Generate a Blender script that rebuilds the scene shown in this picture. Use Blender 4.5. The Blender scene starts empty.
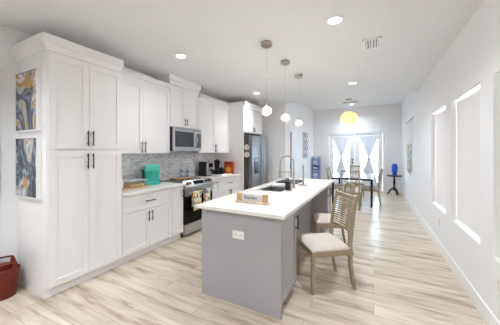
import bpy, bmesh, math, random
from mathutils import Vector, Matrix
random.seed(7)
PI = math.pi
SC = bpy.context.scene
COL = SC.collection

# ------------------------------------------------------------------ camera
cam_d = bpy.data.cameras.new('camera'); cam = bpy.data.objects.new('camera', cam_d); COL.objects.link(cam)
cam.location = (0, 0, 1.46)
cam.rotation_euler = (PI / 2, 0, math.atan(124 / 240))
cam_d.sensor_width = 36; cam_d.lens = 240 / 500 * 36; cam_d.shift_y = -11.5 / 500
cam_d.clip_start = 0.02; cam_d.clip_end = 200
SC.camera = cam

# ------------------------------------------------------------------ view and world
SC.view_settings.view_transform = 'Standard'; SC.view_settings.look = 'None'
SC.view_settings.gamma = 1; SC.view_settings.exposure = 0.52
SC.view_settings.use_curve_mapping = False
SC.cycles.use_denoising = True
SC.cycles.max_bounces = 12; SC.cycles.diffuse_bounces = 8
SC.cycles.sample_clamp_indirect = 8

w = bpy.data.worlds.new('sky'); SC.world = w; w.use_nodes = True
bg = w.node_tree.nodes['Background']
bg.inputs[0].default_value = (0.62, 0.81, 1.0, 1); bg.inputs[1].default_value = 17.0

# area lights outside the side windows stand in for daylight; portal at the french doors
def area(name, loc, rot, sx, sy, power, col=(1, 1, 1)):
    d = bpy.data.lights.new(name, 'AREA'); d.shape = 'RECTANGLE'; d.size = sx; d.size_y = sy
    d.energy = power; d.color = col
    o = bpy.data.objects.new(name, d); COL.objects.link(o); o.location = loc; o.rotation_euler = rot
    return o
def portal(name, loc, rot, sx, sy):
    o = area(name, loc, rot, sx, sy, 1); o.data.cycles.is_portal = True
portal('daylight_french_door', (-0.65, 10.02, 1.07), (-PI / 2, 0, 0), 1.85, 2.08)
for wy in (3.355, 4.53, 2.175):
    area('daylight_side_window', (1.16, wy, 1.35), (0, PI / 2, 0), 1.5, 0.9, 80, (0.95, 0.98, 1.0))

# ------------------------------------------------------------------ materials
def nodes_of(m): return m.node_tree.nodes, m.node_tree.links
def mat(name, col, rough=0.5, metal=0.0, var=0.03, vscale=8.0, bump=0.0, bscale=60.0, spec=0.5, trans=0.0, ior=1.45, alpha=1.0, emit=None, es=0.0, coat=0.0, stretch=None):
    m = bpy.data.materials.new(name); m.use_nodes = True
    N, L = nodes_of(m); b = N['Principled BSDF']
    b.inputs['Roughness'].default_value = rough; b.inputs['Metallic'].default_value = metal
    b.inputs['Specular IOR Level'].default_value = spec
    b.inputs['Transmission Weight'].default_value = trans; b.inputs['IOR'].default_value = ior
    b.inputs['Alpha'].default_value = alpha; b.inputs['Coat Weight'].default_value = coat
    if emit: b.inputs['Emission Color'].default_value = (*emit, 1); b.inputs['Emission Strength'].default_value = es
    tc = N.new('ShaderNodeTexCoord'); mp = N.new('ShaderNodeMapping'); L.new(tc.outputs['Object'], mp.inputs[0])
    if stretch: mp.inputs['Scale'].default_value = stretch
    nz = N.new('ShaderNodeTexNoise'); nz.inputs['Scale'].default_value = vscale; nz.inputs['Detail'].default_value = 4
    L.new(mp.outputs[0], nz.inputs['Vector'])
    rp = N.new('ShaderNodeValToRGB'); L.new(nz.outputs[0], rp.inputs[0])
    rp.color_ramp.elements[0].position = 0.3; rp.color_ramp.elements[1].position = 0.7
    rp.color_ramp.elements[0].color = (*[max(0, c * (1 - var)) for c in col], 1)
    rp.color_ramp.elements[1].color = (*[min(1, c * (1 + var)) for c in col], 1)
    L.new(rp.outputs[0], b.inputs['Base Color'])
    if bump:
        n2 = N.new('ShaderNodeTexNoise'); n2.inputs['Scale'].default_value = bscale; L.new(mp.outputs[0], n2.inputs['Vector'])
        bp = N.new('ShaderNodeBump'); bp.inputs['Strength'].default_value = bump; bp.inputs['Distance'].default_value = 0.01
        L.new(n2.outputs[0], bp.inputs['Height']); L.new(bp.outputs[0], b.inputs['Normal'])
    return m

def s(r, g, b):
    f = lambda c: ((c / 255 + 0.055) / 1.055) ** 2.4 if c / 255 > 0.04045 else c / 255 / 12.92
    return (f(r), f(g), f(b))

M = {}
M['wall'] = mat('wall_paint', s(238, 238, 239), 0.75, var=0.008, vscale=3, bump=0.04, bscale=150)
M['ceil'] = mat('ceiling_paint', s(229, 229, 230), 0.85, var=0.008, vscale=3, bump=0.05, bscale=120)
M['trim'] = mat('trim_paint', s(240, 239, 239), 0.4, var=0.006)
M['cab'] = mat('white_cabinet_paint', s(240, 238, 239), 0.35, var=0.006)
M['steel'] = mat('brushed_steel', s(190, 190, 192), 0.3, 1.0, var=0.06, vscale=20, stretch=(1, 30, 1))
M['steel_d'] = mat('dark_steel', s(120, 118, 116), 0.35, 1.0, var=0.06)
M['fridge_steel'] = mat('satin_steel_door', s(150, 149, 150), 0.36, 1.0, var=0.05, vscale=16, stretch=(1, 24, 1))
M['chrome'] = mat('chrome', s(205, 203, 200), 0.12, 1.0, var=0.01)
M['nickel'] = mat('brushed_nickel', s(185, 178, 168), 0.28, 1.0, var=0.03)
M['black'] = mat('matte_black_metal', s(28, 27, 28), 0.4, 0.3, var=0.1)
M['blackp'] = mat('black_plastic', s(24, 24, 26), 0.35, var=0.1)
M['blackg'] = mat('black_glass', s(10, 10, 12), 0.12, var=0.1, spec=0.22)
M['island'] = mat('grey_island_paint', s(170, 167, 171), 0.45, var=0.012, vscale=4)
M['teal'] = mat('teal_plastic', s(60, 190, 172), 0.35, var=0.03)
M['tealc'] = mat('teal_plastic_light', s(95, 208, 190), 0.3, var=0.03)
M['wood'] = mat('light_wood', s(200, 162, 118), 0.5, var=0.15, vscale=14, stretch=(1, 8, 1))
M['woodw'] = mat('white_washed_wood', s(222, 205, 182), 0.55, var=0.12, vscale=12, stretch=(1, 8, 1))
M['darkwood'] = mat('dark_wood', s(52, 24, 22), 0.3, var=0.2, vscale=10)
M['champ'] = mat('champagne_painted_wood', s(164, 150, 124), 0.35, 0.15, var=0.06, vscale=12)
M['linen'] = mat('light_linen', s(222, 212, 202), 0.9, var=0.05, vscale=60, bump=0.25, bscale=300)
M['bluecush'] = mat('pale_blue_linen', s(150, 170, 200), 0.9, var=0.05, vscale=60, bump=0.2, bscale=300)
M['white'] = mat('white_plastic', s(242, 241, 240), 0.35, var=0.005)
M['cream'] = mat('cream_paper', s(236, 230, 218), 0.7, var=0.02)
M['red'] = mat('brick_red_leather', s(112, 36, 12), 0.5, var=0.15, vscale=6)
M['redin'] = mat('dark_red_lining', s(92, 24, 14), 0.6, var=0.12, vscale=6)
M['blueglass'] = mat('cobalt_glass', s(50, 105, 235), 0.05, var=0.04, trans=0.3, ior=1.45)
M['clear'] = mat('clear_glass', (1, 1, 1), 0.02, trans=1.0, ior=1.3, var=0.0)
def pane_mat():
    m = bpy.data.materials.new('window_pane_glass'); m.use_nodes = True; N, L = nodes_of(m)
    for n in list(N):
        if n.type != 'OUTPUT_MATERIAL': N.remove(n)
    out = [n for n in N if n.type == 'OUTPUT_MATERIAL'][0]
    tr = N.new('ShaderNodeBsdfTransparent'); tr.inputs[0].default_value = (.97, .98, .985, 1); gl = N.new('ShaderNodeBsdfGlossy'); gl.inputs['Roughness'].default_value = .01
    lw = N.new('ShaderNodeFresnel'); lw.inputs[0].default_value = 1.45; mx = N.new('ShaderNodeMixShader')
    L.new(lw.outputs[0], mx.inputs[0]); L.new(tr.outputs[0], mx.inputs[1]); L.new(gl.outputs[0], mx.inputs[2]); L.new(mx.outputs[0], out.inputs[0]); return m
M['pane'] = pane_mat()
def globe_mat():
    m = bpy.data.materials.new('thin_globe_glass'); m.use_nodes = True; N, L = nodes_of(m)
    for n in list(N):
        if n.type != 'OUTPUT_MATERIAL': N.remove(n)
    out = [n for n in N if n.type == 'OUTPUT_MATERIAL'][0]
    tr = N.new('ShaderNodeBsdfTransparent'); gl = N.new('ShaderNodeBsdfTranslucent'); gl.inputs[0].default_value = (.95, .94, .92, 1)
    lw = N.new('ShaderNodeLayerWeight'); lw.inputs[0].default_value = .3; mu = N.new('ShaderNodeMath'); mu.operation = 'MULTIPLY_ADD'; mu.inputs[1].default_value = .35; mu.inputs[2].default_value = .05
    mx = N.new('ShaderNodeMixShader'); L.new(lw.outputs['Facing'], mu.inputs[0]); L.new(mu.outputs[0], mx.inputs[0]); L.new(tr.outputs[0], mx.inputs[1]); L.new(gl.outputs[0], mx.inputs[2]); L.new(mx.outputs[0], out.inputs[0]); return m
M['globe'] = globe_mat()
M['clearp'] = mat('clear_plastic', s(240, 240, 240), 0.15, trans=0.45, ior=1.05, var=0.0)
M['smoke'] = mat('smoked_glass', s(60, 60, 66), 0.06, trans=0.5, ior=1.3, var=0.0)
M['bluelabel'] = mat('blue_soap', s(150, 186, 210), 0.3, trans=0.2, var=0.04)
M['orange'] = mat('orange_red_print', s(196, 84, 48), 0.5, var=0.25, vscale=30)
M['yellow'] = mat('yellow_print', s(238, 178, 66), 0.5, var=0.12, vscale=30)
M['pastry'] = mat('golden_pastry', s(236, 204, 146), 0.8, var=0.2, vscale=40)
M['sign'] = mat('sign_white', s(226, 224, 226), 0.6, var=0.03)
M['ink'] = mat('grey_ink', s(62, 60, 66), 0.6, var=0.05)
M['navy'] = mat('navy_fabric', s(66, 104, 170), 0.8, var=0.08, vscale=40)
M['skyblue'] = mat('sky_blue_fabric', s(158, 190, 228), 0.8, var=0.08, vscale=40)
M['plate'] = mat('ivory_plate', s(225, 218, 208), 0.4, var=0.04)
M['tan'] = mat('tan_wood', s(178, 142, 112), 0.5, var=0.1)
M['led'] = mat('warm_led', (1, 1, 1), 0.5, emit=(1.0, 0.95, 0.88), es=9.0, var=0)
M['bulb'] = mat('bulb_glow', (1, 1, 1), 0.5, emit=(1.0, 0.93, 0.85), es=8.0, var=0)
M['bulb_soft'] = mat('soft_bulb_glow', (1, 1, 1), 0.5, emit=(1.0, 0.95, 0.88), es=1.6, var=0)
M['cloth_w'] = mat('macrame_cream', s(222, 218, 214), 0.9, var=0.04)

def table_glass():
    m = mat('table_glass', s(196, 220, 236), 0.06, var=0.01, spec=0.7, coat=0.6); return m
M['tglass'] = table_glass()

def floor_mat():
    m = bpy.data.materials.new('oak_plank_floor'); m.use_nodes = True; N, L = nodes_of(m); b = N['Principled BSDF']
    g = N.new('ShaderNodeNewGeometry')
    br = N.new('ShaderNodeTexBrick'); L.new(g.outputs['Position'], br.inputs['Vector'])
    br.offset = 0.37; br.inputs['Scale'].default_value = 1; br.inputs['Brick Width'].default_value = 1.45
    br.inputs['Row Height'].default_value = 0.185; br.inputs['Mortar Size'].default_value = 0.0016
    br.inputs['Color1'].default_value = (0, 0, 0, 1); br.inputs['Color2'].default_value = (1, 1, 1, 1); br.inputs['Mortar'].default_value = (0.5, 0.5, 0.5, 1)
    br.inputs['Mortar Smooth'].default_value = 0.3
    # grain: stretched along X, shifted per plank
    vm = N.new('ShaderNodeVectorMath'); vm.operation = 'MULTIPLY_ADD'
    L.new(br.outputs['Color'], vm.inputs[0]); vm.inputs[1].default_value = (13, 5, 31); L.new(g.outputs['Position'], vm.inputs[2])
    mp = N.new('ShaderNodeMapping'); mp.inputs['Scale'].default_value = (1.0, 7.5, 1); L.new(vm.outputs[0], mp.inputs[0])
    n1 = N.new('ShaderNodeTexNoise'); n1.inputs['Scale'].default_value = 1.5; n1.inputs['Detail'].default_value = 7; n1.inputs['Distortion'].default_value = 0.5; n1.inputs['Roughness'].default_value = 0.6
    L.new(mp.outputs[0], n1.inputs['Vector'])
    rp = N.new('ShaderNodeValToRGB'); L.new(n1.outputs[0], rp.inputs[0])
    e = rp.color_ramp.elements
    e[0].position = 0.32; e[0].color = (*s(158, 140, 116), 1)
    e[1].position = 0.72; e[1].color = (*s(229, 220, 206), 1)
    x = e.new(0.46); x.color = (*s(205, 191, 171), 1)
    x = e.new(0.56); x.color = (*s(218, 206, 189), 1)
    # plank tone
    hs = N.new('ShaderNodeMix'); hs.data_type = 'RGBA'; hs.blend_type = 'MULTIPLY'; hs.inputs[0].default_value = 1.0
    r2 = N.new('ShaderNodeValToRGB'); L.new(br.outputs['Color'], r2.inputs[0])
    r2.color_ramp.elements[0].color = (0.86, 0.85, 0.84, 1); r2.color_ramp.elements[1].color = (1.0, 1.0, 1.0, 1)
    L.new(rp.outputs[0], hs.inputs[6]); L.new(r2.outputs[0], hs.inputs[7])
    mx = N.new('ShaderNodeMix'); mx.data_type = 'RGBA'; mx.inputs[7].default_value = (*s(140, 124, 105), 1)
    L.new(br.outputs['Fac'], mx.inputs[0]); L.new(hs.outputs[2], mx.inputs[6]); L.new(mx.outputs[2], b.inputs['Base Color'])
    b.inputs['Roughness'].default_value = 0.28; b.inputs['Specular IOR Level'].default_value = 0.5
    bp = N.new('ShaderNodeBump'); bp.inputs['Strength'].default_value = 0.12; bp.inputs['Distance'].default_value = 0.004
    L.new(n1.outputs[0], bp.inputs['Height']); L.new(bp.outputs[0], b.inputs['Normal'])
    return m
M['floor'] = floor_mat()

def mosaic_mat():
    m = bpy.data.materials.new('stone_mosaic_tile'); m.use_nodes = True; N, L = nodes_of(m); b = N['Principled BSDF']
    g = N.new('ShaderNodeNewGeometry'); sp = N.new('ShaderNodeSeparateXYZ'); cb = N.new('ShaderNodeCombineXYZ')
    L.new(g.outputs['Position'], sp.inputs[0]); L.new(sp.outputs['Y'], cb.inputs['X']); L.new(sp.outputs['Z'], cb.inputs['Y'])
    br = N.new('ShaderNodeTexBrick'); L.new(cb.outputs[0], br.inputs['Vector']); br.offset = 0.4
    br.inputs['Scale'].default_value = 1; br.inputs['Brick Width'].default_value = 0.062; br.inputs['Row Height'].default_value = 0.017
    br.inputs['Mortar Size'].default_value = 0.001; br.inputs['Bias'].default_value = 0
    br.inputs['Color1'].default_value = (0, 0, 0, 1); br.inputs['Color2'].default_value = (1, 1, 1, 1); br.inputs['Mortar'].default_value = (0.6, 0.6, 0.6, 1)
    nz = N.new('ShaderNodeTexNoise'); nz.inputs['Scale'].default_value = 26; nz.inputs['Detail'].default_value = 3; L.new(cb.outputs[0], nz.inputs['Vector'])
    ad = N.new('ShaderNodeMath'); ad.operation = 'MULTIPLY_ADD'; L.new(nz.outputs[0], ad.inputs[0]); ad.inputs[1].default_value = 0.9; ad.inputs[2].default_value = -0.45
    a2 = N.new('ShaderNodeMath'); a2.operation = 'ADD'; L.new(br.outputs['Color'], a2.inputs[0]); L.new(ad.outputs[0], a2.inputs[1])
    rp = N.new('ShaderNodeValToRGB'); L.new(a2.outputs[0], rp.inputs[0]); e = rp.color_ramp.elements
    e[0].position = 0.05; e[0].color = (*s(186, 190, 200), 1); e[1].position = 0.95; e[1].color = (*s(250, 250, 252), 1)
    x = e.new(0.35); x.color = (*s(226, 230, 238), 1); x = e.new(0.55); x.color = (*s(250, 250, 252), 1); x = e.new(0.7); x.color = (*s(222, 218, 220), 1)
    L.new(rp.outputs[0], b.inputs['Base Color']); b.inputs['Roughness'].default_value = 0.3
    bp = N.new('ShaderNodeBump'); bp.inputs['Strength'].default_value = 0.4; bp.inputs['Distance'].default_value = 0.003
    L.new(br.outputs['Fac'], bp.inputs['Height']); bp.invert = True; L.new(bp.outputs[0], b.inputs['Normal'])
    return m
M['mosaic'] = mosaic_mat()

def quartz_mat():
    m = bpy.data.materials.new('white_quartz'); m.use_nodes = True; N, L = nodes_of(m); b = N['Principled BSDF']
    g = N.new('ShaderNodeNewGeometry'); nz = N.new('ShaderNodeTexNoise'); nz.inputs['Scale'].default_value = 2.2; nz.inputs['Detail'].default_value = 6; nz.inputs['Distortion'].default_value = 1.5
    L.new(g.outputs['Position'], nz.inputs['Vector'])
    rp = N.new('ShaderNodeValToRGB'); L.new(nz.outputs[0], rp.inputs[0]); e = rp.color_ramp.elements
    e[0].position = 0.47; e[0].color = (*s(240, 237, 233), 1); e[1].position = 0.53; e[1].color = (*s(240, 237, 233), 1)
    x = e.new(0.5); x.color = (*s(234, 230, 226), 1)
    L.new(rp.outputs[0], b.inputs['Base Color']); b.inputs['Roughness'].default_value = 0.22
    return m
M['quartz'] = quartz_mat()

def art_mat(name, seed, warm):
    m = bpy.data.materials.new(name); m.use_nodes = True; N, L = nodes_of(m); b = N['Principled BSDF']
    tc = N.new('ShaderNodeTexCoord'); mp = N.new('ShaderNodeMapping'); L.new(tc.outputs['Object'], mp.inputs[0])
    mp.inputs['Location'].default_value = (seed, seed * 2, seed * 3); mp.inputs['Scale'].default_value = (2.4, 1, 1.3)
    mp.inputs['Rotation'].default_value = (0, 0.5 if warm else -0.35, 0)
    nz = N.new('ShaderNodeTexNoise'); nz.inputs['Scale'].default_value = 1.0; nz.inputs['Detail'].default_value = 3; nz.inputs['Distortion'].default_value = 1.1; nz.inputs['Roughness'].default_value = 0.6
    L.new(mp.outputs[0], nz.inputs['Vector'])
    rp = N.new('ShaderNodeValToRGB'); L.new(nz.outputs[0], rp.inputs[0]); e = rp.color_ramp.elements
    e[0].position = 0.30; e[0].color = (*s(40, 50, 66), 1); e[1].position = 0.72; e[1].color = (*s(222, 222, 226), 1)
    for p, c in ((0.40, (46, 52, 64)), (0.435, (138, 150, 166)), (0.455, (44, 50, 62)), (0.50, (84, 96, 114)), (0.535, (186, 192, 200)), (0.55, (188, 148, 84) if warm else (196, 202, 210)), (0.575 if warm else .56, (176, 134, 74)), (0.59, (226, 226, 230)), (0.64, (74, 86, 104))):
        x = e.new(p); x.color = (*s(*c), 1)
    vm = N.new('ShaderNodeVectorMath'); vm.operation = 'DISTANCE'; L.new(tc.outputs['Object'], vm.inputs[0]); vm.inputs[1].default_value = (0.03, -.03, .52) if warm else (-.02, -.03, .16)
    n3 = N.new('ShaderNodeTexNoise'); n3.inputs['Scale'].default_value = 9; L.new(tc.outputs['Object'], n3.inputs['Vector'])
    ma = N.new('ShaderNodeMath'); ma.operation = 'MULTIPLY_ADD'; L.new(n3.outputs[0], ma.inputs[0]); ma.inputs[1].default_value = .30; L.new(vm.outputs['Value'], ma.inputs[2])
    lt = N.new('ShaderNodeMath'); lt.operation = 'LESS_THAN'; L.new(ma.outputs[0], lt.inputs[0]); lt.inputs[1].default_value = .235 if warm else .20
    mg = N.new('ShaderNodeMix'); mg.data_type = 'RGBA'; L.new(lt.outputs[0], mg.inputs[0]); L.new(rp.outputs[0], mg.inputs[6]); mg.inputs[7].default_value = (*s(184, 142, 78), 1)
    L.new(mg.outputs[2], b.inputs['Base Color']); b.inputs['Roughness'].default_value = 0.4
    bp = N.new('ShaderNodeBump'); bp.inputs['Strength'].default_value = 0.3; L.new(nz.outputs[0], bp.inputs['Height']); L.new(bp.outputs[0], b.inputs['Normal'])
    return m

def towel_mat():
    m = bpy.data.materials.new('printed_towel'); m.use_nodes = True; N, L = nodes_of(m); b = N['Principled BSDF']
    g = N.new('ShaderNodeNewGeometry')
    vo = N.new('ShaderNodeTexVoronoi'); vo.inputs['Scale'].default_value = 26; L.new(g.outputs['Position'], vo.inputs['Vector'])
    sp = N.new('ShaderNodeSeparateColor'); L.new(vo.outputs['Color'], sp.inputs[0])
    rp = N.new('ShaderNodeValToRGB'); rp.color_ramp.interpolation = 'CONSTANT'; L.new(sp.outputs[0], rp.inputs[0]); e = rp.color_ramp.elements
    e[0].position = 0; e[0].color = (*s(228, 224, 214), 1); e[1].position = 0.45; e[1].color = (*s(232, 192, 84), 1)
    x = e.new(0.62); x.color = (*s(228, 224, 214), 1); x = e.new(0.72); x.color = (*s(100, 104, 104), 1)
    x = e.new(0.80); x.color = (*s(214, 120, 70), 1); x = e.new(0.87); x.color = (*s(120, 150, 150), 1); x = e.new(0.93); x.color = (*s(230, 226, 218), 1)
    L.new(rp.outputs[0], b.inputs['Base Color']); b.inputs['Roughness'].default_value = 0.9
    return m
M['towel'] = towel_mat()

def sheer(name, col, t):
    m = bpy.data.materials.new(name); m.use_nodes = True; N, L = nodes_of(m)
    for n in list(N):
        if n.type != 'OUTPUT_MATERIAL': N.remove(n)
    out = [n for n in N if n.type == 'OUTPUT_MATERIAL'][0]
    tc = N.new('ShaderNodeTexCoord'); nz = N.new('ShaderNodeTexNoise'); nz.inputs['Scale'].default_value = 30; L.new(tc.outputs['Object'], nz.inputs['Vector'])
    rp = N.new('ShaderNodeValToRGB'); rp.color_ramp.elements[0].color = (*[c * 0.97 for c in col], 1); rp.color_ramp.elements[1].color = (*col, 1); L.new(nz.outputs[0], rp.inputs[0])
    d = N.new('ShaderNodeBsdfDiffuse'); tl = N.new('ShaderNodeBsdfTranslucent'); mx = N.new('ShaderNodeMixShader'); mx.inputs[0].default_value = t
    L.new(rp.outputs[0], d.inputs[0]); L.new(rp.outputs[0], tl.inputs[0]); L.new(d.outputs[0], mx.inputs[1]); L.new(tl.outputs[0], mx.inputs[2]); L.new(mx.outputs[0], out.inputs[0])
    return m
M['curtain'] = sheer('sheer_curtain', s(222, 223, 230), 0.025)
M['shade'] = sheer('roller_shade_fabric', s(234, 231, 229), 0.07)

def weave_mat():
    m = bpy.data.materials.new('woven_lamp_shade'); m.use_nodes = True; N, L = nodes_of(m)
    for n in list(N):
        if n.type != 'OUTPUT_MATERIAL': N.remove(n)
    out = [n for n in N if n.type == 'OUTPUT_MATERIAL'][0]
    tc = N.new('ShaderNodeTexCoord'); wv = N.new('ShaderNodeTexWave'); wv.bands_direction = 'Z'; wv.inputs['Scale'].default_value = 22; L.new(tc.outputs['Object'], wv.inputs['Vector'])
    rp = N.new('ShaderNodeValToRGB'); L.new(wv.outputs[0], rp.inputs[0]); rp.color_ramp.elements[0].color = (*s(226, 200, 146), 1); rp.color_ramp.elements[1].color = (*s(250, 238, 206), 1)
    d = N.new('ShaderNodeBsdfDiffuse'); tl = N.new('ShaderNodeBsdfTranslucent'); mx = N.new('ShaderNodeMixShader'); mx.inputs[0].default_value = 0.55
    L.new(rp.outputs[0], d.inputs[0]); L.new(rp.outputs[0], tl.inputs[0]); L.new(d.outputs[0], mx.inputs[1]); L.new(tl.outputs[0], mx.inputs[2]); L.new(mx.outputs[0], out.inputs[0])
    return m
M['weave'] = weave_mat()

# ------------------------------------------------------------------ mesh helpers
class MB:
    def __init__(self): self.v = []; self.f = []; self.m = []
    def add(self, vs, fs, m=0):
        n = len(self.v); self.v += [tuple(p) for p in vs]
        for f in fs: self.f.append([n + i for i in f]); self.m.append(m)
        return self
    def box(self, x0, y0, z0, x1, y1, z1, m=0, M4=None):
        x0, x1 = min(x0, x1), max(x0, x1); y0, y1 = min(y0, y1), max(y0, y1); z0, z1 = min(z0, z1), max(z0, z1)
        vs = [(x0, y0, z0), (x1, y0, z0), (x1, y1, z0), (x0, y1, z0), (x0, y0, z1), (x1, y0, z1), (x1, y1, z1), (x0, y1, z1)]
        if M4: vs = [M4 @ Vector(p) for p in vs]
        return self.add(vs, [(0, 3, 2, 1), (4, 5, 6, 7), (0, 1, 5, 4), (1, 2, 6, 5), (2, 3, 7, 6), (3, 0, 4, 7)], m)
    def cyl(self, p0, p1, r0, r1=None, n=16, m=0, caps=True):
        r1 = r0 if r1 is None else r1; p0, p1 = Vector(p0), Vector(p1); d = (p1 - p0).normalized()
        a = Vector((0, 0, 1)) if abs(d.z) < 0.9 else Vector((1, 0, 0)); u = d.cross(a).normalized(); w_ = d.cross(u)
        vs = [p0 + (u * math.cos(2 * PI * i / n) + w_ * math.sin(2 * PI * i / n)) * r0 for i in range(n)]
        vs += [p1 + (u * math.cos(2 * PI * i / n) + w_ * math.sin(2 * PI * i / n)) * r1 for i in range(n)]
        fs = [(i, (i + 1) % n, n + (i + 1) % n, n + i) for i in range(n)]
        if caps: fs += [tuple(range(n - 1, -1, -1)), tuple(range(n, 2 * n))]
        return self.add(vs, fs, m)
    def tube(self, pts, r, n=8, m=0):
        pts = [Vector(p) for p in pts]; rs = r if isinstance(r, (list, tuple)) else [r] * len(pts); vs = []; u = None
        for i, p in enumerate(pts):
            d = (pts[min(i + 1, len(pts) - 1)] - pts[max(i - 1, 0)]).normalized()
            if u is None:
                a = Vector((0, 0, 1)) if abs(d.z) < 0.9 else Vector((1, 0, 0)); u = d.cross(a).normalized()
            else: u = (u - d * u.dot(d)).normalized()
            w_ = d.cross(u)
            vs += [p + (u * math.cos(2 * PI * k / n) + w_ * math.sin(2 * PI * k / n)) * rs[i] for k in range(n)]
        fs = []
        for i in range(len(pts) - 1):
            for k in range(n): fs.append((i * n + k, i * n + (k + 1) % n, (i + 1) * n + (k + 1) % n, (i + 1) * n + k))
        fs += [tuple(range(n - 1, -1, -1)), tuple(range((len(pts) - 1) * n, len(pts) * n))]
        return self.add(vs, fs, m)
    def sweep(self, pts, wx, wd, m=0):
        # rectangular section swept in a YZ-ish plane: wx along X, wd across
        pts = [Vector(p) for p in pts]; W = wx if isinstance(wx, (list, tuple)) else [wx] * len(pts); D = wd if isinstance(wd, (list, tuple)) else [wd] * len(pts); vs = []
        for i, p in enumerate(pts):
            d = (pts[min(i + 1, len(pts) - 1)] - pts[max(i - 1, 0)]).normalized(); a = Vector((1, 0, 0)); nn = a.cross(d).normalized()
            for sx, sn in ((-1, -1), (1, -1), (1, 1), (-1, 1)): vs.append(p + a * sx * W[i] / 2 + nn * sn * D[i] / 2)
        fs = []
        for i in range(len(pts) - 1):
            for k in range(4): fs.append((i * 4 + k, i * 4 + (k + 1) % 4, (i + 1) * 4 + (k + 1) % 4, (i + 1) * 4 + k))
        n = len(pts) - 1; fs += [(3, 2, 1, 0), (n * 4, n * 4 + 1, n * 4 + 2, n * 4 + 3)]
        return self.add(vs, fs, m)
    def lathe(self, prof, cx=0, cy=0, n=24, m=0, sx=1, sy=1, close=True):
        vs = []; fs = []
        for r, z in prof:
            for k in range(n): vs.append((cx + r * sx * math.cos(2 * PI * k / n), cy + r * sy * math.sin(2 * PI * k / n), z))
        for i in range(len(prof) - 1):
            for k in range(n): fs.append((i * n + k, i * n + (k + 1) % n, (i + 1) * n + (k + 1) % n, (i + 1) * n + k))
        if close: fs += [tuple(range(n - 1, -1, -1)), tuple(range((len(prof) - 1) * n, len(prof) * n))]
        return self.add(vs, fs, m)
    def prism(self, poly, axis, a, b, m=0):
        # poly: list of 2D points; axis 'y' -> (x,z) extruded in y ; 'x' -> (y,z); 'z' -> (x,y)
        def mk(p, t): return {'y': (p[0], t, p[1]), 'x': (t, p[0], p[1]), 'z': (p[0], p[1], t)}[axis]
        n = len(poly); vs = [mk(p, a) for p in poly] + [mk(p, b) for p in poly]
        fs = [(i, (i + 1) % n, n + (i + 1) % n, n + i) for i in range(n)] + [tuple(range(n - 1, -1, -1)), tuple(range(n, 2 * n))]
        return self.add(vs, fs, m)
    def build(self, name, mats, parent=None, bevel=0.0, smooth=True, sub=0, ang=35):
        mats = mats if isinstance(mats, (list, tuple)) else [mats]
        off = Vector(parent.get('_b', (0, 0, 0))) if parent else None
        if parent is None:
            xs = [p[0] for p in self.v]; ys = [p[1] for p in self.v]; zs = [p[2] for p in self.v]
            off = Vector(((min(xs) + max(xs)) / 2, (min(ys) + max(ys)) / 2, min(zs)))
        me = bpy.data.meshes.new(name); me.from_pydata([Vector(p) - off for p in self.v], [], self.f)
        for mm in mats: me.materials.append(M[mm] if isinstance(mm, str) else mm)
        for p, i in zip(me.polygons, self.m): p.material_index = i
        bm = bmesh.new(); bm.from_mesh(me); bmesh.ops.recalc_face_normals(bm, faces=bm.faces); bm.to_mesh(me); bm.free()
        if smooth:
            for p in me.polygons: p.use_smooth = True
            me.set_sharp_from_angle(angle=math.radians(ang))
        o = bpy.data.objects.new(name, me); COL.objects.link(o)
        if bevel:
            md = o.modifiers.new('bevel', 'BEVEL'); md.width = bevel; md.segments = 2; md.limit_method = 'ANGLE'; md.angle_limit = math.radians(40)
        if sub:
            md = o.modifiers.new('sub', 'SUBSURF'); md.levels = sub; md.render_levels = sub
        if parent:
            o.parent = parent; o['_b'] = tuple(off)
        else:
            o.location = off; o['_b'] = tuple(off)
        return o
def sub_of(child_mesh_parent):  # parts of parts: the parent part sits at the thing's base
    return child_mesh_parent
def tag(o, label, cat, group=None):
    o['label'] = label; o['category'] = cat
    if group: o['group'] = group
    return o
def thing(name, label, cat, base=(0, 0, 0), group=None):
    o = bpy.data.objects.new(name, None); COL.objects.link(o); o.location = base; o.empty_display_size = 0.1
    o['_b'] = tuple(base); return tag(o, label, cat, group)
def struct(name, mb, m, parent=None, **k):
    o = mb.build(name, m, parent, **k)
    if parent is None: o['kind'] = 'structure'
    return o
def dup(root, loc, rz=0, label=None, group=None):
    r = root.copy(); COL.objects.link(r); r.location = loc; r.rotation_euler = (0, 0, rz)
    if label: r['label'] = label
    if group: r['group'] = group
    for ch in list(root.children):
        c = ch.copy(); COL.objects.link(c); c.parent = r
        for g in list(ch.children):
            d = g.copy(); COL.objects.link(d); d.parent = c
    return r

# ------------------------------------------------------------------ room shell
RX = 0.857; LX = -3.48; H = 2.785; H2 = 3.10; YB = -3.0; YJ = 6.38; YF = 9.83; DX = -2.19; HX = -3.9
struct('floor', MB().box(-4.1, YB - .15, -0.1, RX + 0.2, YF + 0.2, 0), 'floor', smooth=False)
struct('ceiling', MB().box(-4.1, YB - .15, H, RX + 0.2, YJ + .02, H + 0.5), 'ceil', smooth=False)
struct('ceiling', MB().box(-4.1, YJ + .02, H2, RX + 0.2, YF + 0.2, H + 0.5), 'ceil', smooth=False)
WIN = [(1.72, 2.63), (2.90, 3.815), (4.08, 4.985)]; WZ0, WZ1 = 0.60, 2.09
wr = MB(); WT = RX + 0.16
wr.box(RX, YB, 0, WT, YF, WZ0); wr.box(RX, YB, WZ1, WT, YF, H2)
ys = [YB] + [y for a in WIN for y in a] + [YF]
for i in range(0, len(ys), 2): wr.box(RX, ys[i], WZ0, WT, ys[i + 1], WZ1)
struct('wall_right', wr, 'wall', smooth=False)
wl = MB(); wl.box(LX - .15, YB, 0, LX, 0.02, H); wl.box(LX - .15, 0.02, 2.2, LX, 0.92, H); wl.box(LX - .15, .92, 0, LX, YJ, H)
struct('wall_left', wl, 'wall', smooth=False)
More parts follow.
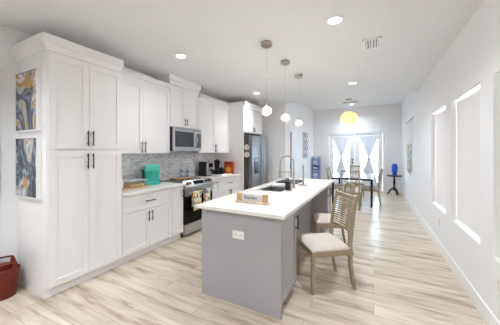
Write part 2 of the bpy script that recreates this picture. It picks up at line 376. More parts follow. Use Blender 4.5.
bk = MB(); bk.box(LX, YB - .15, 0, RX, YB, H)
struct('wall_back', bk, 'wall', smooth=False)
struct('wall_kitchen_end', MB().box(LX - .15, YJ, 0, DX, YJ + .14, H + .0), 'wall', smooth=False)
dl = MB(); dl.box(DX - .12, YJ + .14, 0, DX, 6.76, H2); dl.box(DX - .12, 6.76, 2.13, DX, 7.36, H2); dl.box(DX - .12, 7.36, 0, DX, YF, H2)
struct('wall_dining_left', dl, 'wall', smooth=False)
struct('wall_hall', MB().box(HX - .1, YJ + .14, 0, HX, YF, H2), 'wall', smooth=False)
DX0, DX1, DZ = -1.60, 0.305, 2.13
wf = MB(); wf.box(HX, YF, 0, DX0, YF + .15, H2); wf.box(DX1, YF, 0, RX + .16, YF + .15, H2); wf.box(DX0, YF, DZ, DX1, YF + .15, H2)
struct('wall_far', wf, 'wall', smooth=False)
# baseboards
def bb(name, x0, y0, x1, y1):
    m = MB(); m.box(x0, y0, 0, x1, y1, .145); struct(name, m, 'trim', bevel=.004)
bb('baseboard_right', RX - .015, YB, RX, YF)
bb('baseboard_left', LX, .94, LX + .015, 1.165)
bb('baseboard_far', DX1 + .1, YF - .015, RX - .015, YF)
bb('baseboard_far', DX, YF - .015, DX0 - .1, YF)
bb('baseboard_dining_left', DX, 7.46, DX + .015, YF - .015)
bb('baseboard_kitchen_end', LX, YJ - .015, DX, YJ)
# left door with casing
t = MB(); t.box(LX, .92, 0, LX + .022, 1.02, 2.2); t.box(LX, -.08, 2.2, LX + .022, 1.02, 2.3); t.box(LX, -.1, 2.3, LX + .035, 1.04, 2.325); t.box(LX, -.08, 0, LX + .022, .02, 2.2)
d1 = struct('door_1', MB().box(LX - .09, .025, .005, LX - .05, .915, 2.195), 'trim')
t.build('door_casing', 'trim', d1, bevel=.003)
pm = MB()
for z0, z1 in ((.2, 1.0), (1.12, 2.05)): pm.box(LX - .05, .14, z0, LX - .042, .80, z1)
pm.build('raised_panel', 'trim', d1, bevel=.004)
# windows on the right wall: reveal frame, glass, and a shade hung in each
for i, (a, b) in enumerate(WIN):
    wn = struct('window_%d' % (i + 1), MB().box(WT - .03, a + .03, WZ0 + .03, WT - .022, b - .03, WZ1 - .03), 'pane')
    f = MB(); xo0, xo1 = WT - .06, WT - .005
    f.box(xo0, a, WZ0, xo1, a + .035, WZ1); f.box(xo0, b - .035, WZ0, xo1, b, WZ1); f.box(xo0, a, WZ0, xo1, b, WZ0 + .035); f.box(xo0, a, WZ1 - .035, xo1, b, WZ1)
    f.build('window_frame', 'white', wn)
    l = MB(); e = .004; x0, x1 = RX + .001, WT - .061
    l.box(x0, a, WZ0, x1, a + e, WZ1); l.box(x0, b - e, WZ0, x1, b, WZ1); l.box(x0, a, WZ0, x1, b, WZ0 + e); l.box(x0, a, WZ1 - e, x1, b, WZ1)
    l.build('window_reveal', 'trim', wn)
SHN = ['pale roller shade in the window cut off by the right photo edge', 'pale roller shade in the middle right wall window, wider looking than the one beyond it', 'pale roller shade in the farthest, narrowest looking right wall window']
for i, (a, b) in enumerate(WIN):
    sh = thing('roller_shade', SHN[i], 'window shade', (RX + .055, (a + b) / 2, WZ0), 'roller shades in the right wall windows')
    g = .008
    MB().box(RX + .053, a + g, WZ0 + .012, RX + .056, b - g, WZ1 - .045).build('shade_cloth', 'shade', sh)
    m = MB(); m.cyl((RX + .066, a + .01, WZ1 - .04), (RX + .066, b - .01, WZ1 - .04), .016); m.build('roller', 'white', sh)
    MB().box(RX + .048, a + g, WZ0 + .012, RX + .06, b - g, WZ0 + .028).build('hem_bar', 'white', sh)
# doorway casing in the dining left wall
cs = MB(); cs.box(DX, 6.66, 0, DX + .018, 6.76, 2.13); cs.box(DX, 7.36, 0, DX + .018, 7.46, 2.13); cs.box(DX, 6.66, 2.13, DX + .018, 7.46, 2.23)
struct('trim_1', cs, 'trim', bevel=.003)

# ------------------------------------------------------------------ french doors
cm = MB(); cm.box(DX0 - .1, YF - .02, 0, DX0, YF, DZ); cm.box(DX1, YF - .02, 0, DX1 + .1, YF, DZ); cm.box(DX0 - .1, YF - .02, DZ, DX1 + .1, YF, DZ + .13); cm.box(DX0 - .12, YF - .03, DZ + .13, DX1 + .12, YF, DZ + .15)
struct('trim_2', cm, 'trim', bevel=.003)
jb = MB(); jb.box(DX0, YF, 0, DX0 + .03, YF + .15, DZ); jb.box(DX1 - .03, YF, 0, DX1, YF + .15, DZ); jb.box(DX0, YF, DZ - .03, DX1, YF + .15, DZ); jb.box(DX0 + .03, YF, 0, DX1 - .03, YF + .15, .02)
struct('trim_3', jb, 'trim')
xm = (DX0 + DX1) / 2
for k, (a, b) in enumerate(((DX0 + .033, xm - .002), (xm + .002, DX1 - .033))):
    dr = MB(); y0, y1 = YF + .04, YF + .085; st = .19; z0, z1 = .023, DZ - .033
    dr.box(a, y0, z0, a + (st if k else st * .8), y1, z1); dr.box(b - (st * .8 if k else st), y0, z0, b, y1, z1)
    ga, gb = a + (st if k else st * .8), b - (st * .8 if k else st)
    dr.box(ga, y0, z0, gb, y1, .16); dr.box(ga, y0, 1.98, gb, y1, z1)
    do = struct('door_%d' % (k + 2), dr, 'trim', bevel=.003)
    MB().box(ga, YF + .060, .16, gb, YF + .066, 1.98).build('glass_pane', 'pane', do)
    if k == 0:
        h = MB()
        for z in (1.13, 1.02):
            h.cyl((b - .075, y0, z), (b - .075, y0 - .012, z), .032); h.cyl((b - .075, y0 - .012, z), (b - .075, y0 - .04, z), .012)
        h.cyl((b - .075, y0 - .035, 1.02), (b - .075, y0 - .062, 1.02), .028, .022)
        h.build('door_lock', 'black', do)
    # hourglass curtain
    lab = 'white sheer curtain tied in an hourglass on the %s french door' % ('right' if k else 'left')
    ct = thing('sheer_curtain', lab, 'curtain', ((ga + gb) / 2, y0 - .03, .14), 'curtains on the french doors')
    cx = (ga + gb) / 2; hw = (gb - ga) / 2 + .04; zt, zb, zm = 2.0, .14, 1.24; rows, cols = 44, 60; vs = []; fs = []
    for i in range(rows + 1):
        z = zt + (zb - zt) * i / rows
        q = (z - zm) / (zt - zm) if z > zm else (zm - z) / (zm - zb)
        wd = .03 + (hw - .03) * q
        for j in range(cols + 1):
            u = j / cols * 2 - 1; amp = .012 * (1 - .6 * (1 - q))
            vs.append((cx + u * wd, y0 - .03 + amp * math.sin(u * 34) , z))
    for i in range(rows):
        for j in range(cols):
            n = i * (cols + 1) + j; fs.append((n, n + 1, n + cols + 2, n + cols + 1))
    c = MB(); c.add(vs, fs); c.build('curtain_cloth', 'curtain', ct, ang=180)
    r = MB(); r.cyl((cx - hw - .01, y0 - .03, 2.005), (cx + hw + .01, y0 - .03, 2.005), .008); r.build('curtain_rod', 'white', ct); r = MB(); r.cyl((cx - hw + .01, y0 - .03, .135), (cx + hw - .01, y0 - .03, .135), .007); r.build('curtain_rod', 'white', ct)
    r = MB(); r.cyl((cx, y0 - .03, 1.22), (cx, y0 - .03, 1.26), .040, n=20); r.build('tie_band', 'curtain', ct)

# ground outside and a pale garden wall
struct('ground', MB().box(-8, YF + .25, -.15, 8, 22, -.05), mat('pale_patio', s(205, 205, 200), .9, var=.05), smooth=False)
fw = MB()
for i in range(40): fw.box(-8 + i * .4, 15.0, -.05, -8 + i * .4 + .385, 15.04, 1.75)
fw.box(-8, 15.04, .3, 8, 15.09, .4); fw.box(-8, 15.04, 1.4, 8, 15.09, 1.5)
tag(fw.build('board_fence', mat('weathered_white_fence', s(214, 216, 220), .8, var=.08)), 'pale board fence outside beyond the french doors', 'fence')

# ------------------------------------------------------------------ ceiling fixtures
def can_proto():
    t = thing('recessed_light', 'x', 'ceiling light', (0, 0, 0), 'round recessed ceiling lights')
    r = MB(); r.lathe([(.066, 0), (.082, 0), (.084, -.006), (.066, -.010), (.062, -.004)], n=32, close=False); r.build('trim_ring', 'white', t)
    MB().lathe([(.001, -.003), (.064, -.003), (.064, -.001), (.001, -.001)], n=32).build('lens', 'led', t)
    return t
cans = [((-.35, 2.55, H), 'bright recessed ceiling light nearest the camera, above the island stools'), ((-2.39, 2.53, H), 'recessed ceiling light over the front of the kitchen cabinets'),
        ((-.37, 5.07, H), 'recessed ceiling light past the ceiling vent, before the dining area'), ((-2.38, 4.94, H), 'recessed ceiling light in front of the refrigerator'),
        ((-.70, 9.15, H2), 'recessed ceiling light in the raised dining ceiling'), ]
c0 = can_proto()
for i, (p, l) in enumerate(cans):
    o = c0 if i == 0 else dup(c0, p)
    o.location = (p[0], p[1], p[2] - .0005); o['label'] = l
    d = bpy.data.lights.new('ceiling_spot', 'SPOT'); d.energy = (84, 25, 92, 46, 80)[i]; d.spot_size = math.radians(150); d.spot_blend = 1; d.shadow_soft_size = .07; d.color = (.87, .935, 1)
    if i == 4: d.color = (.78, .89, 1)
    lo = bpy.data.objects.new('ceiling_spot', d); COL.objects.link(lo); lo.location = (p[0], p[1], p[2] - .03)
# added spots without fixtures: two behind the viewer, one below the dining ceiling
for p in ((-.35, -.4, H), (-2.39, -.1, H), (-.7, 6.95, H2)):
    d = bpy.data.lights.new('ceiling_spot', 'SPOT'); d.energy = 130 if p[1] < 0 else 40; d.spot_size = math.radians(150); d.spot_blend = 1; d.shadow_soft_size = .07; d.color = (.87, .935, 1)
    lo = bpy.data.objects.new('ceiling_spot', d); COL.objects.link(lo); lo.location = (p[0], p[1], p[2] - .03)
# air vent
vt = thing('ceiling_vent', 'white rectangular ceiling vent with dark slots near the right wall', 'air vent', (-.02, 3.32, H - .0005))
f = MB(); x0, x1, y0, y1 = -.125, .085, 3.15, 3.49; zt = H - .0005
f.box(x0, y0, zt - .012, x0 + .03, y1, zt); f.box(x1 - .03, y0, zt - .012, x1, y1, zt); f.box(x0, y0, zt - .012, x1, y0 + .03, zt); f.box(x0, y1 - .03, zt - .012, x1, y1, zt)
f.build('frame', 'white', vt, bevel=.002)
MB().box(x0 + .03, y0 + .03, zt - .002, x1 - .03, y1 - .03, zt).build('backing', 'blackp', vt)
for i in range(5):
    x = x0 + .045 + i * .03
    q = MB(); q.box(-.010, y0 + .03, -.0015, .010, y1 - .03, .0015, M4=Matrix.Translation((x, 0, zt - .009)) @ Matrix.Rotation(.5, 4, 'Y')); q.build('slat', 'white', vt)
v2 = thing('ceiling_vent', 'narrow dark slotted vent on the raised dining ceiling', 'air vent', (-.70, 8.67, H2 - .0005))
MB().box(-.92, 8.62, H2 - .012, -.48, 8.74, H2 - .0005).build('backing', 'steel_d', v2)
f = MB(); f.box(-.94, 8.60, H2 - .014, -.46, 8.62, H2 - .0005); f.box(-.94, 8.74, H2 - .014, -.46, 8.76, H2 - .0005); f.box(-.94, 8.62, H2 - .014, -.92, 8.74, H2 - .0005); f.box(-.48, 8.62, H2 - .014, -.46, 8.74, H2 - .0005); f.box(-.92, 8.675, H2 - .016, -.48, 8.685, H2 - .0005); f.build('frame', 'nickel', v2)

# glass pendants above the island
def pendant():
    t = thing('glass_pendant_light', 'x', 'pendant light', (0, 0, 0), 'glass globe pendants over the island')
    MB().lathe([(.001, 0), (.064, 0), (.068, -.006), (.068, -.040), (.062, -.046), (.012, -.046), (.01, -.056), (.001, -.056)], n=32).build('canopy', 'nickel', t)
    MB().cyl((0, 0, -.05), (0, 0, -.745), .0016, n=6).build('cord', 'chrome', t)
    MB().lathe([(.001, -.738), (.010, -.74), (.013, -.75), (.013, -.775), (.018, -.785), (.001, -.786)], n=20).build('socket', 'nickel', t)
    gz = -.836; pr = []
    for i in range(15):
        a = PI * (.10 + .9 * i / 14); pr.append((max(.0008, .062 * math.sin(a)), gz + .062 * math.cos(a)))
    g = MB().lathe(pr, n=28, close=False).build('glass_globe', 'globe', t)
    b = [(.001, gz + .048), (.010, gz + .045), (.012, gz + .034), (.020, gz + .02), (.026, gz + .006), (.027, gz - .004), (.022, gz - .018), (.012, gz - .028), (.001, gz - .031)]
    MB().lathe(b, n=20, close=False).build('bulb', 'bulb', t)
    return t
p0 = pendant()
for i, (y, l) in enumerate(((2.70, 'clear glass globe pendant nearest the camera, hung lowest in view'), (3.385, 'middle one of the three glass globe pendants over the island'), (4.12, 'glass globe pendant farthest away, over the dining end of the island'))):
    o = p0 if i == 0 else dup(p0, (0, 0, 0)); o.location = (-1.165, y, H - .0005); o['label'] = l
    d = bpy.data.lights.new('pendant_glow', 'POINT'); d.energy = 4; d.shadow_soft_size = .03; d.color = (1, .92, .82)
    lo = bpy.data.objects.new('pendant_glow', d); COL.objects.link(lo); lo.location = (-1.165, y, H - .92)
# woven pendant in the dining area
wp = thing('woven_pendant_lamp', 'yellow woven rattan pendant lamp above the dining table', 'pendant light', (-.70, 8.17, H2 - .0005))
zc = 2.47
MB().lathe([(.001, H2 - .0005), (.10, H2 - .0005), (.10, H2 - .03), (.09, H2 - .045), (.001, H2 - .045)], -.70, 8.17, n=32).build('canopy', 'nickel', wp)
MB().cyl((-.70, 8.17, H2 - .04), (-.70, 8.17, zc + .22), .004, n=8).build('cord', 'white', wp)
pr = [(.055, zc + .235), (.12, zc + .225), (.15, zc + .19), (.205, zc + .17), (.24, zc + .11), (.25, zc + .03), (.25, zc - .06), (.235, zc - .11), (.195, zc - .13), (.175, zc - .17), (.13, zc - .215)]
MB().lathe(pr, -.70, 8.17, n=40, close=False).build('woven_shade', 'weave', wp)
bnd = MB()
for r, z in ((.252, zc + .0), (.252, zc - .08), (.20, zc - .13), (.155, zc + .19), (.13, zc - .215), (.243, zc + .1)):
    bnd.lathe([(r, z + .007), (r + .006, z), (r, z - .007)], -.70, 8.17, n=40, close=False)
bnd.build('rattan_band', mat('rattan_band', s(214, 180, 112), .6, var=.1), wp)
MB().lathe([(.001, zc + .09), (.02, zc + .08), (.045, zc + .03), (.04, zc - .02), (.001, zc - .05)], -.70, 8.17, n=20).build('bulb', 'bulb_soft', wp)
d = bpy.data.lights.new('pendant_glow', 'POINT'); d.energy = 5; d.shadow_soft_size = .05; d.color = (1, .85, .6)
lo = bpy.data.objects.new('pendant_glow', d); COL.objects.link(lo); lo.location = (-.70, 8.17, zc - .09)

# ------------------------------------------------------------------ cabinets
def shaker(parent, name, y0, y1, z0, z1, X, m='cab', rail=.058, t=.02, x_in=.010):
    b = MB(); y0 += .0015; y1 -= .0015; z0 += .0015; z1 -= .0015
    b.box(X - t, y0, z0, X, y0 + rail, z1); b.box(X - t, y1 - rail, z0, X, y1, z1); b.box(X - t, y0 + rail, z0, X, y1 - rail, z0 + rail); b.box(X - t, y0 + rail, z1 - rail, X, y1 - rail, z1)
    b.box(X - t, y0 + rail, z0 + rail, X - x_in, y1 - rail, z1 - rail)
    return b.build(name, m, parent, bevel=.0015)
def handle(parent, y, z, X, L=.15, vert=True, m='black'):
    b = MB(); h = L / 2
    if vert:
        b.cyl((X + .028, y, z - h), (X + .028, y, z + h), .006, n=12)
        for q in (-.7, .7): b.cyl((X - .001, y, z + q * h), (X + .028, y, z + q * h), .005, n=10)
    else:
        b.cyl((X + .028, y - h, z), (X + .028, y + h, z), .006, n=12)
        for q in (-.7, .7): b.cyl((X - .001, y + q * h, z), (X + .028, y + q * h, z), .005, n=10)
    return b.build('handle', m, parent)
def crown(parent, x0, X, y0, y1, z0, z1, dl=0.0, dr=0.0, dl0=0.0, dr0=0.0):
    # two stepped mouldings; dl / dr = projection past the left / right side
    b = MB(); zm_ = z0 + (z1 - z0) * .40
    def ring(e, l, q, z): return [(x0, y0 - l, z), (X + e, y0 - l, z), (X + e, y1 + q, z), (x0, y1 + q, z)]
    R = [ring(.014, dl * .25, dr * .25, z0), ring(.014, dl * .25, dr * .25, z0 + .012), ring(.032, dl * .62, dr * .62, zm_), ring(.044, dl * .88, dr * .88, zm_), ring(.052, dl, dr, zm_ + .008), ring(.052, dl, dr, z1)]
    vs = [p for q in R for p in q]; n_ = len(R) * 4; fs = [(3, 2, 1, 0), (n_ - 4, n_ - 3, n_ - 2, n_ - 1)]
    for k in range(len(R) - 1):
        for j in range(4): fs.append((k * 4 + j, k * 4 + (j + 1) % 4, k * 4 + 4 + (j + 1) % 4, k * 4 + 4 + j))
    b.add(vs, fs); return b.build('crown_moulding', 'cab', parent, ang=20)
WX = LX + .002   # back of everything against the left wall
# pantry
Y0, Y1 = 1.17, 1.948; XF = -2.82
pa = thing('pantry_cabinet', 'tall white four door pantry cabinet with crown, left end of kitchen', 'cabinet', (WX, (Y0 + Y1) / 2, 0))
b = MB(); b.box(WX, Y0, .105, XF - .022, Y1, 2.45); b.box(WX, Y0, 0, XF - .062, Y1, .105); b.build('body', 'cab', pa, bevel=.002)
ym = (Y0 + Y1) / 2
for (a, c_, hz) in ((.108, 1.468, 1.35), (1.480, 2.435, 1.60)):
    for q, (ya, yb) in enumerate(((Y0 + .005, ym), (ym, Y1 - .004))):
        dd = shaker(pa, 'door', ya, yb, a, c_, XF, rail=.066)
        handle(dd, ym + (-.028 if q == 0 else .028), hz, XF, .17)
crown(pa, WX, XF - .022, Y0, Y1, 2.45, 2.595, dl=.05, dr=0.0)
# uppers
XU = -3.12
def upper(lab, y0, y1, z0, z1, cz1, hz, dl=0., dr=0., hl=.17, rail=.058, group='white wall cabinets'):
    u = thing('wall_cabinet', lab, 'cabinet', (WX, (y0 + y1) / 2, z0), group)
    MB().box(WX, y0, z0, XU - .022, y1, z1 + .001).build('body', 'cab', u, bevel=.0015)
    m_ = (y0 + y1) / 2
    for q, (ya, yb) in enumerate(((y0 + .003, m_), (m_, y1 - .003))):
        dd = shaker(u, 'door', ya, yb, z0 + .002, z1 - .01, XU, rail=rail)
        handle(dd, m_ + (-.028 if q == 0 else .028), hz, XU, hl)
    crown(u, WX, XU - .022, y0, y1, z1, cz1, dl, dr, dl * .2, dr * .2); return u
upper('white two door wall cabinet between the pantry and the microwave', 1.951, 3.040, 1.42, 2.485, 2.605, 1.52)
upper('white wall cabinet above the microwave, its crown reaching the ceiling', 3.044, 3.796, 1.885, 2.62, 2.781, 1.99, dl=.04, dr=.04, hl=.12)
upper('white two door wall cabinet between the microwave and the refrigerator', 3.800, 4.928, 1.42, 2.485, 2.605, 1.52)
# fridge enclosure
fe = thing('refrigerator_cabinet', 'tall white cabinet surround enclosing the refrigerator', 'cabinet', (WX, 5.46, 0))
b = MB(); XE = -2.72; b.box(WX, 4.93, 0, XE, 4.955, 2.50); b.box(WX, 5.965, 0, XE, 5.99, 2.50); b.box(WX, 4.955, 1.90, XE - .022, 5.965, 2.50); b.build('body', 'cab', fe, bevel=.0015)
for q, (ya, yb) in enumerate(((4.957, 5.46), (5.46, 5.963))):
    dd = shaker(fe, 'door', ya, yb, 1.915, 2.49, XE); handle(dd, 5.46 + (-.03 if q == 0 else .03), 2.0, XE, .11)
crown(fe, WX, XE, 4.93, 5.99, 2.50, 2.625, dl=.0, dr=.05)
# base cabinets
XB = -2.825
def base(lab, y0, y1, kind):
    c = thing('base_cabinet', lab, 'cabinet', (WX, (y0 + y1) / 2, 0), 'white base cabinets')
    b = MB(); b.box(WX, y0, .10, XB - .022, y1, .878); b.box(WX, y0, 0, XB - .065, y1, .10); b.build('body', 'cab', c, bevel=.0015)
    m_ = (y0 + y1) / 2
    if kind == 'full':
        d = shaker(c, 'drawer', y0 + .003, y1 - .003, .655, .868, XB, rail=.05); handle(d, m_, .765, XB, .17, False)
        for q, (ya, yb) in enumerate(((y0 + .003, m_), (m_, y1 - .003))):
            dd = shaker(c, 'door', ya, yb, .115, .648, XB); handle(dd, m_ + (-.028 if q == 0 else .028), .55, XB, .14)
    elif kind == 'left':
        dd = shaker(c, 'door', y0 + .003, y1 - .003, .115, .868, XB, rail=.05); handle(dd, y1 - .03, .76, XB, .14)
    else:
        dd = shaker(c, 'door', y0 + .003, y1 - .003, .115, .868, XB, rail=.05); handle(dd, m_, .83, XB, .12, False)
base('white base cabinet with one wide drawer over two doors, beside the pantry', 1.951, 2.796, 'full')
base('narrow white base cabinet just left of the range', 2.798, 3.048, 'left')
base('narrow white base cabinet just right of the range', 3.826, 4.078, 'right')
base('white base cabinet with drawer and two doors next to the refrigerator surround', 4.080, 4.928, 'full')
def slab(name, lab, y0, y1):
    tag(MB().box(WX + .0, y0, .881, -2.795, y1, .920).build(name, 'quartz', None, bevel=.004), lab, 'countertop')
slab('countertop', 'white stone countertop between pantry and range, under the teal coffee maker', 1.951, 3.050)
slab('countertop', 'white stone countertop right of the range, under the black appliances', 3.824, 4.928)
tag(MB().box(WX, 1.951, .922, WX + .010, 4.928, 1.418).build('tile_backsplash', 'mosaic', None), 'grey blue stone mosaic backsplash behind the counter', 'backsplash')

# ------------------------------------------------------------------ range
rg = thing('kitchen_range', 'stainless slide in range with black glass oven door and front knobs', 'stove', (-3.1, 3.483, 0))
RY0, RY1 = 3.100, 3.866
b = MB(); b.box(-3.44, RY0, .02, -2.90, RY1, .905); b.box(-3.40, RY0 + .02, 0, -2.93, RY1 - .02, .02); b.build('body', 'blackp', rg)
b = MB(); b.box(-3.44, RY0, .906, -2.88, RY1, .924); b.build('cooktop', 'blackg', rg, bevel=.003)
for (bx, by, br_) in ((-3.25, 3.28, .075), (-3.25, 3.68, .09), (-3.05, 3.28, .10), (-3.05, 3.68, .075)):
    b = MB(); b.lathe([(br_, .9242), (br_, .925), (br_ - .004, .925), (br_ - .004, .9242)], bx, by, n=36, close=False); b.build('burner_ring', 'steel_d', rg)
b = MB(); b.prism([(-2.90, .920), (-2.893, .953), (-2.805, .852), (-2.805, .79), (-2.90, .79)], 'y', RY0, RY1); cp = b.build('control_panel', 'steel', rg, bevel=.003)
# knob axis normal to the sloped face
nx, nz_ = .101, .088; ln = math.hypot(nx, nz_); nrm = Vector((nx / ln, 0, nz_ / ln))
for y in (3.17, 3.245, 3.66, 3.73, 3.80):
    p = Vector((-2.849, y, .9025)); k = MB(); k.cyl(p - nrm * .001, p + nrm * .008, .027, n=20); k.cyl(p + nrm * .008, p + nrm * .034, .020, .018, n=20); k.build('knob', 'steel_d', rg)
k = MB(); p = Vector((-2.849, 3.46, .9025)); T4 = Matrix.Translation(p) @ Matrix.Rotation(-math.atan2(.088, .101), 4, 'Y')
k.box(-.001, -.13, -.035, .003, .13, .035, M4=T4); k.build('display', 'blackg', rg)
b = MB(); b.box(-2.90, RY0 + .003, .225, -2.835, RY1 - .003, .782); dr = b.build('oven_door', 'blackg', rg, bevel=.004)
b = MB(); b.box(-2.835, RY0 + .003, .69, -2.829, RY1 - .003, .782); b.build('top_rail', 'steel', dr)
b = MB(); b.cyl((-2.785, RY0 + .04, .745), (-2.785, RY1 - .04, .745), .012, n=14)
for y in (RY0 + .07, RY1 - .07): b.cyl((-2.832, y, .745), (-2.785, y, .745), .009, n=10)
b.build('door_handle', 'steel', dr)
MB().box(-2.90, RY0 + .003, .05, -2.832, RY1 - .003, .215).build('warming_drawer', 'steel', rg, bevel=.003)
for (ya, yb, zb, lab) in ((3.235, 3.44, .44, 'left of two printed dish towels on the oven handle'), (3.555, 3.70, .43, 'right of two printed dish towels on the oven handle')):
    pts = []; n = 18
    vs = []; fs = []; prof = [(-2.804, .50), (-2.803, .60), (-2.802, .70), (-2.800, .748), (-2.793, .760), (-2.785, .7625), (-2.777, .760), (-2.770, .748), (-2.768, .70), (-2.766, .62), (-2.765, .52), (-2.765, zb)]
    for i, (x, z) in enumerate(prof):
        for j in range(n + 1):
            v = j / n; w_ = .0 if 2 < i < 8 else .004 * math.sin(v * 14 + .6)
            vs.append((x + (w_ if i > 6 else -abs(w_) * 0), ya + (yb - ya) * v + (0.004 * math.sin(z * 20) if i > 7 else 0), z))
    for i in range(len(prof) - 1):
        for j in range(n): q = i * (n + 1) + j; fs.append((q, q + 1, q + n + 2, q + n + 1))
    tm = MB(); tm.add(vs, fs); o = tm.build('dish_towel', 'towel', None, ang=180)
    md = o.modifiers.new('thick', 'SOLIDIFY'); md.thickness = .003; md.offset = 1
    tag(o, lab, 'towel', 'dish towels on the oven handle'); o.location.x += .035; o.location.y -= .045

rg.location.x += .035; rg.location.y -= .045
# ------------------------------------------------------------------ microwave
mw = thing('microwave_oven', 'stainless over the range microwave with dark window and bowed handle', 'microwave', (-3.25, 3.437, 1.455))
a, c_ = 3.048, 3.792; z0, z1 = 1.458, 1.882
MB().box(WX + .002, a, z0, -3.075, c_, z1).build('body', 'blackp', mw, bevel=.003)
b = MB(); b.box(-3.074, a, z0 + .0, -3.045, c_, z1); face = b.build('front_panel', 'steel', mw, bevel=.004)
MB().box(-3.045, a + .035, z0 + .075, -3.041, c_ - .235, z1 - .075).build('window', mat('dark_window', s(70, 74, 82), .12, var=.1), mw)
b = MB(); b.box(-3.045, c_ - .165, z0 + .06, -3.041, c_ - .02, z1 - .09); b.build('control_pad', mat('grey_keypad', s(88, 90, 100), .3, var=.1), mw)
b = MB(); pts = []
for i in range(13):
    q = i / 12; z = z0 + .04 + (z1 - z0 - .09) * q; pts.append((-3.045 + .055 * math.sin(PI * q) ** .6 if 0 < q < 1 else -3.045, c_ - .2, z))
b.tube(pts, .012, 12); b.build('handle', 'chrome', mw)
b = MB()
for i in range(5): b.box(-3.046, a + .04, z1 - .012 - i * .008, -3.0435, c_ - .04, z1 - .009 - i * .008)
b.build('vent_grille', 'steel_d', mw)

# ------------------------------------------------------------------ refrigerator
rf = thing('refrigerator', 'stainless side by side refrigerator with dark ice dispenser', 'refrigerator', (-3.0, 5.46, 0))
FY0, FY1 = 4.985, 5.935; ysp = 5.50; XD = -2.52
b = MB(); b.box(WX + .01, FY0, .03, -2.625, FY1, 1.84); b.box(WX + .05, FY0 + .03, 0, -2.68, FY1 - .03, .03); b.build('body', mat('dark_taupe_side', s(92, 86, 82), .45, .3, var=.04), rf, bevel=.003)
for k, (ya, yb) in enumerate(((FY0, ysp - .007), (ysp + .007, FY1))):
    m = MB(); m.box(-2.615, ya, .05, XD, yb, 1.83); dd = m.build('door', 'fridge_steel', rf, bevel=.010)
    yh = ysp - .05 if k == 0 else ysp + .05
    h = MB(); h.cyl((XD + .045, yh, .62), (XD + .045, yh, 1.66), .013, n=14)
    for z in (.70, 1.58): h.cyl((XD - .002, yh, z), (XD + .045, yh, z), .010, n=10)
    h.build('door_handle', 'steel', dd)
    if k == 0:
        q = MB(); q.box(XD - .001, 5.10, .92, XD + .004, 5.33, 1.30); q.build('dispenser', 'blackg', dd, bevel=.004)
        q = MB(); q.box(XD + .004, 5.12, 1.21, XD + .007, 5.31, 1.285); q.build('dispenser_display', 'steel_d', dd)
for i, z in enumerate((1.545, 1.375)):
    q = MB(); cx_, cz_ = -2.655, z; y_ = FY0 - .0005
    ring = [(cx_ + .078 * math.cos(2 * PI * k / 28), cz_ + .078 * math.sin(2 * PI * k / 28)) for k in range(28)]
    q.prism(ring, 'y', y_ - .006, y_); o = q.build('round_magnet', 'blackp', None)
    q = MB(); ring = [(cx_ + .07 * math.cos(2 * PI * k / 28), cz_ + .07 * math.sin(2 * PI * k / 28)) for k in range(28)]
    q.prism(ring, 'y', y_ - .010, y_ - .006); q.build('white_face', 'plate', o, bevel=.001)
    tag(o, ('upper' if i == 0 else 'lower') + ' round white disc with black rim on the side of the refrigerator', 'magnet', 'round discs on the refrigerator side')

# ------------------------------------------------------------------ island
IX0, IX1, IY0, IY1 = -1.574, -.713, 1.965, 4.69
isl = thing('kitchen_island', 'grey painted kitchen island base with knee space for chairs', 'island', (-1.14, 3.33, 0))
b = MB(); b.box(IX0, IY0, 0, IX1, IY0 + .022, .882)
b.build('end_panel', 'island', isl, bevel=.0015)
b = MB()
b.box(IX0, IY0 + .024, .10, IX1 - .022, 2.43, .882); b.box(IX0 + .06, IY0 + .024, 0, IX1 - .07, 2.43, .10)
b.box(IX0, 2.43, .10, -1.0, 2.98, .882); b.box(IX0 + .06, 2.43, 0, -1.0, 4.33, .10)
b.box(IX0, 2.98, .10, -1.0, 3.70, .68); b.box(IX0, 2.98, .68, -1.535, 3.70, .882); b.box(-1.04, 2.98, .68, -1.0, 3.70, .882)
b.box(IX0, 3.70, .10, -1.0, 4.33, .882)
b.box(IX0, 4.33, .10, IX1 - .022, IY1, .882); b.box(IX0 + .06, 4.33, 0, IX1 - .07, IY1, .10)
b.build('body', 'island', isl)
d_ = shaker(isl, 'door', IY0 + .03, 2.427, .115, .874, IX1, 'island', rail=.055); handle(d_, 2.385, .735, IX1, .15)
d_ = shaker(isl, 'door', 4.333, IY1 - .003, .115, .874, IX1, 'island', rail=.055); handle(d_, 4.375, .735, IX1, .15)
# countertop with a sink hole
SX0, SX1, SY0, SY1 = -1.50, -1.10, 3.02, 3.66
cx0, cx1, cy0, cy1 = -1.60, -.665, 1.905, 4.73
b = MB(); zt, zb = .918, .884
o4 = [(cx0, cy0), (cx1, cy0), (cx1, cy1), (cx0, cy1)]; i4 = [(SX0, SY0), (SX1, SY0), (SX1, SY1), (SX0, SY1)]
vs = [(x, y, zt) for x, y in o4 + i4] + [(x, y, zb) for x, y in o4 + i4]; fs = []
for j in range(4):
    k = (j + 1) % 4; fs += [(j, k, 4 + k, 4 + j), (8 + j, 12 + j, 12 + k, 8 + k), (j, 8 + j, 8 + k, k), (4 + j, 4 + k, 12 + k, 12 + j)]
b.add(vs, fs); tag(b.build('island_countertop', 'quartz', None, bevel=.004, smooth=False), 'long white stone countertop on the grey island', 'countertop')
b = MB(); e = .006; sz = .70
b.box(SX0 - e, SY0 - e, sz - e, SX1 + e, SY1 + e, sz); b.box(SX0 - e, SY0 - e, sz, SX0, SY1 + e, .883); b.box(SX1, SY0 - e, sz, SX1 + e, SY1 + e, .883); b.box(SX0, SY0 - e, sz, SX1, SY0, .883); b.box(SX0, SY1, sz, SX1, SY1 + e, .883)
sk = thing('sink', 'stainless undermount sink set into the island countertop', 'sink', (-1.3, 3.34, sz - e))
b.build('basin', 'steel', sk)
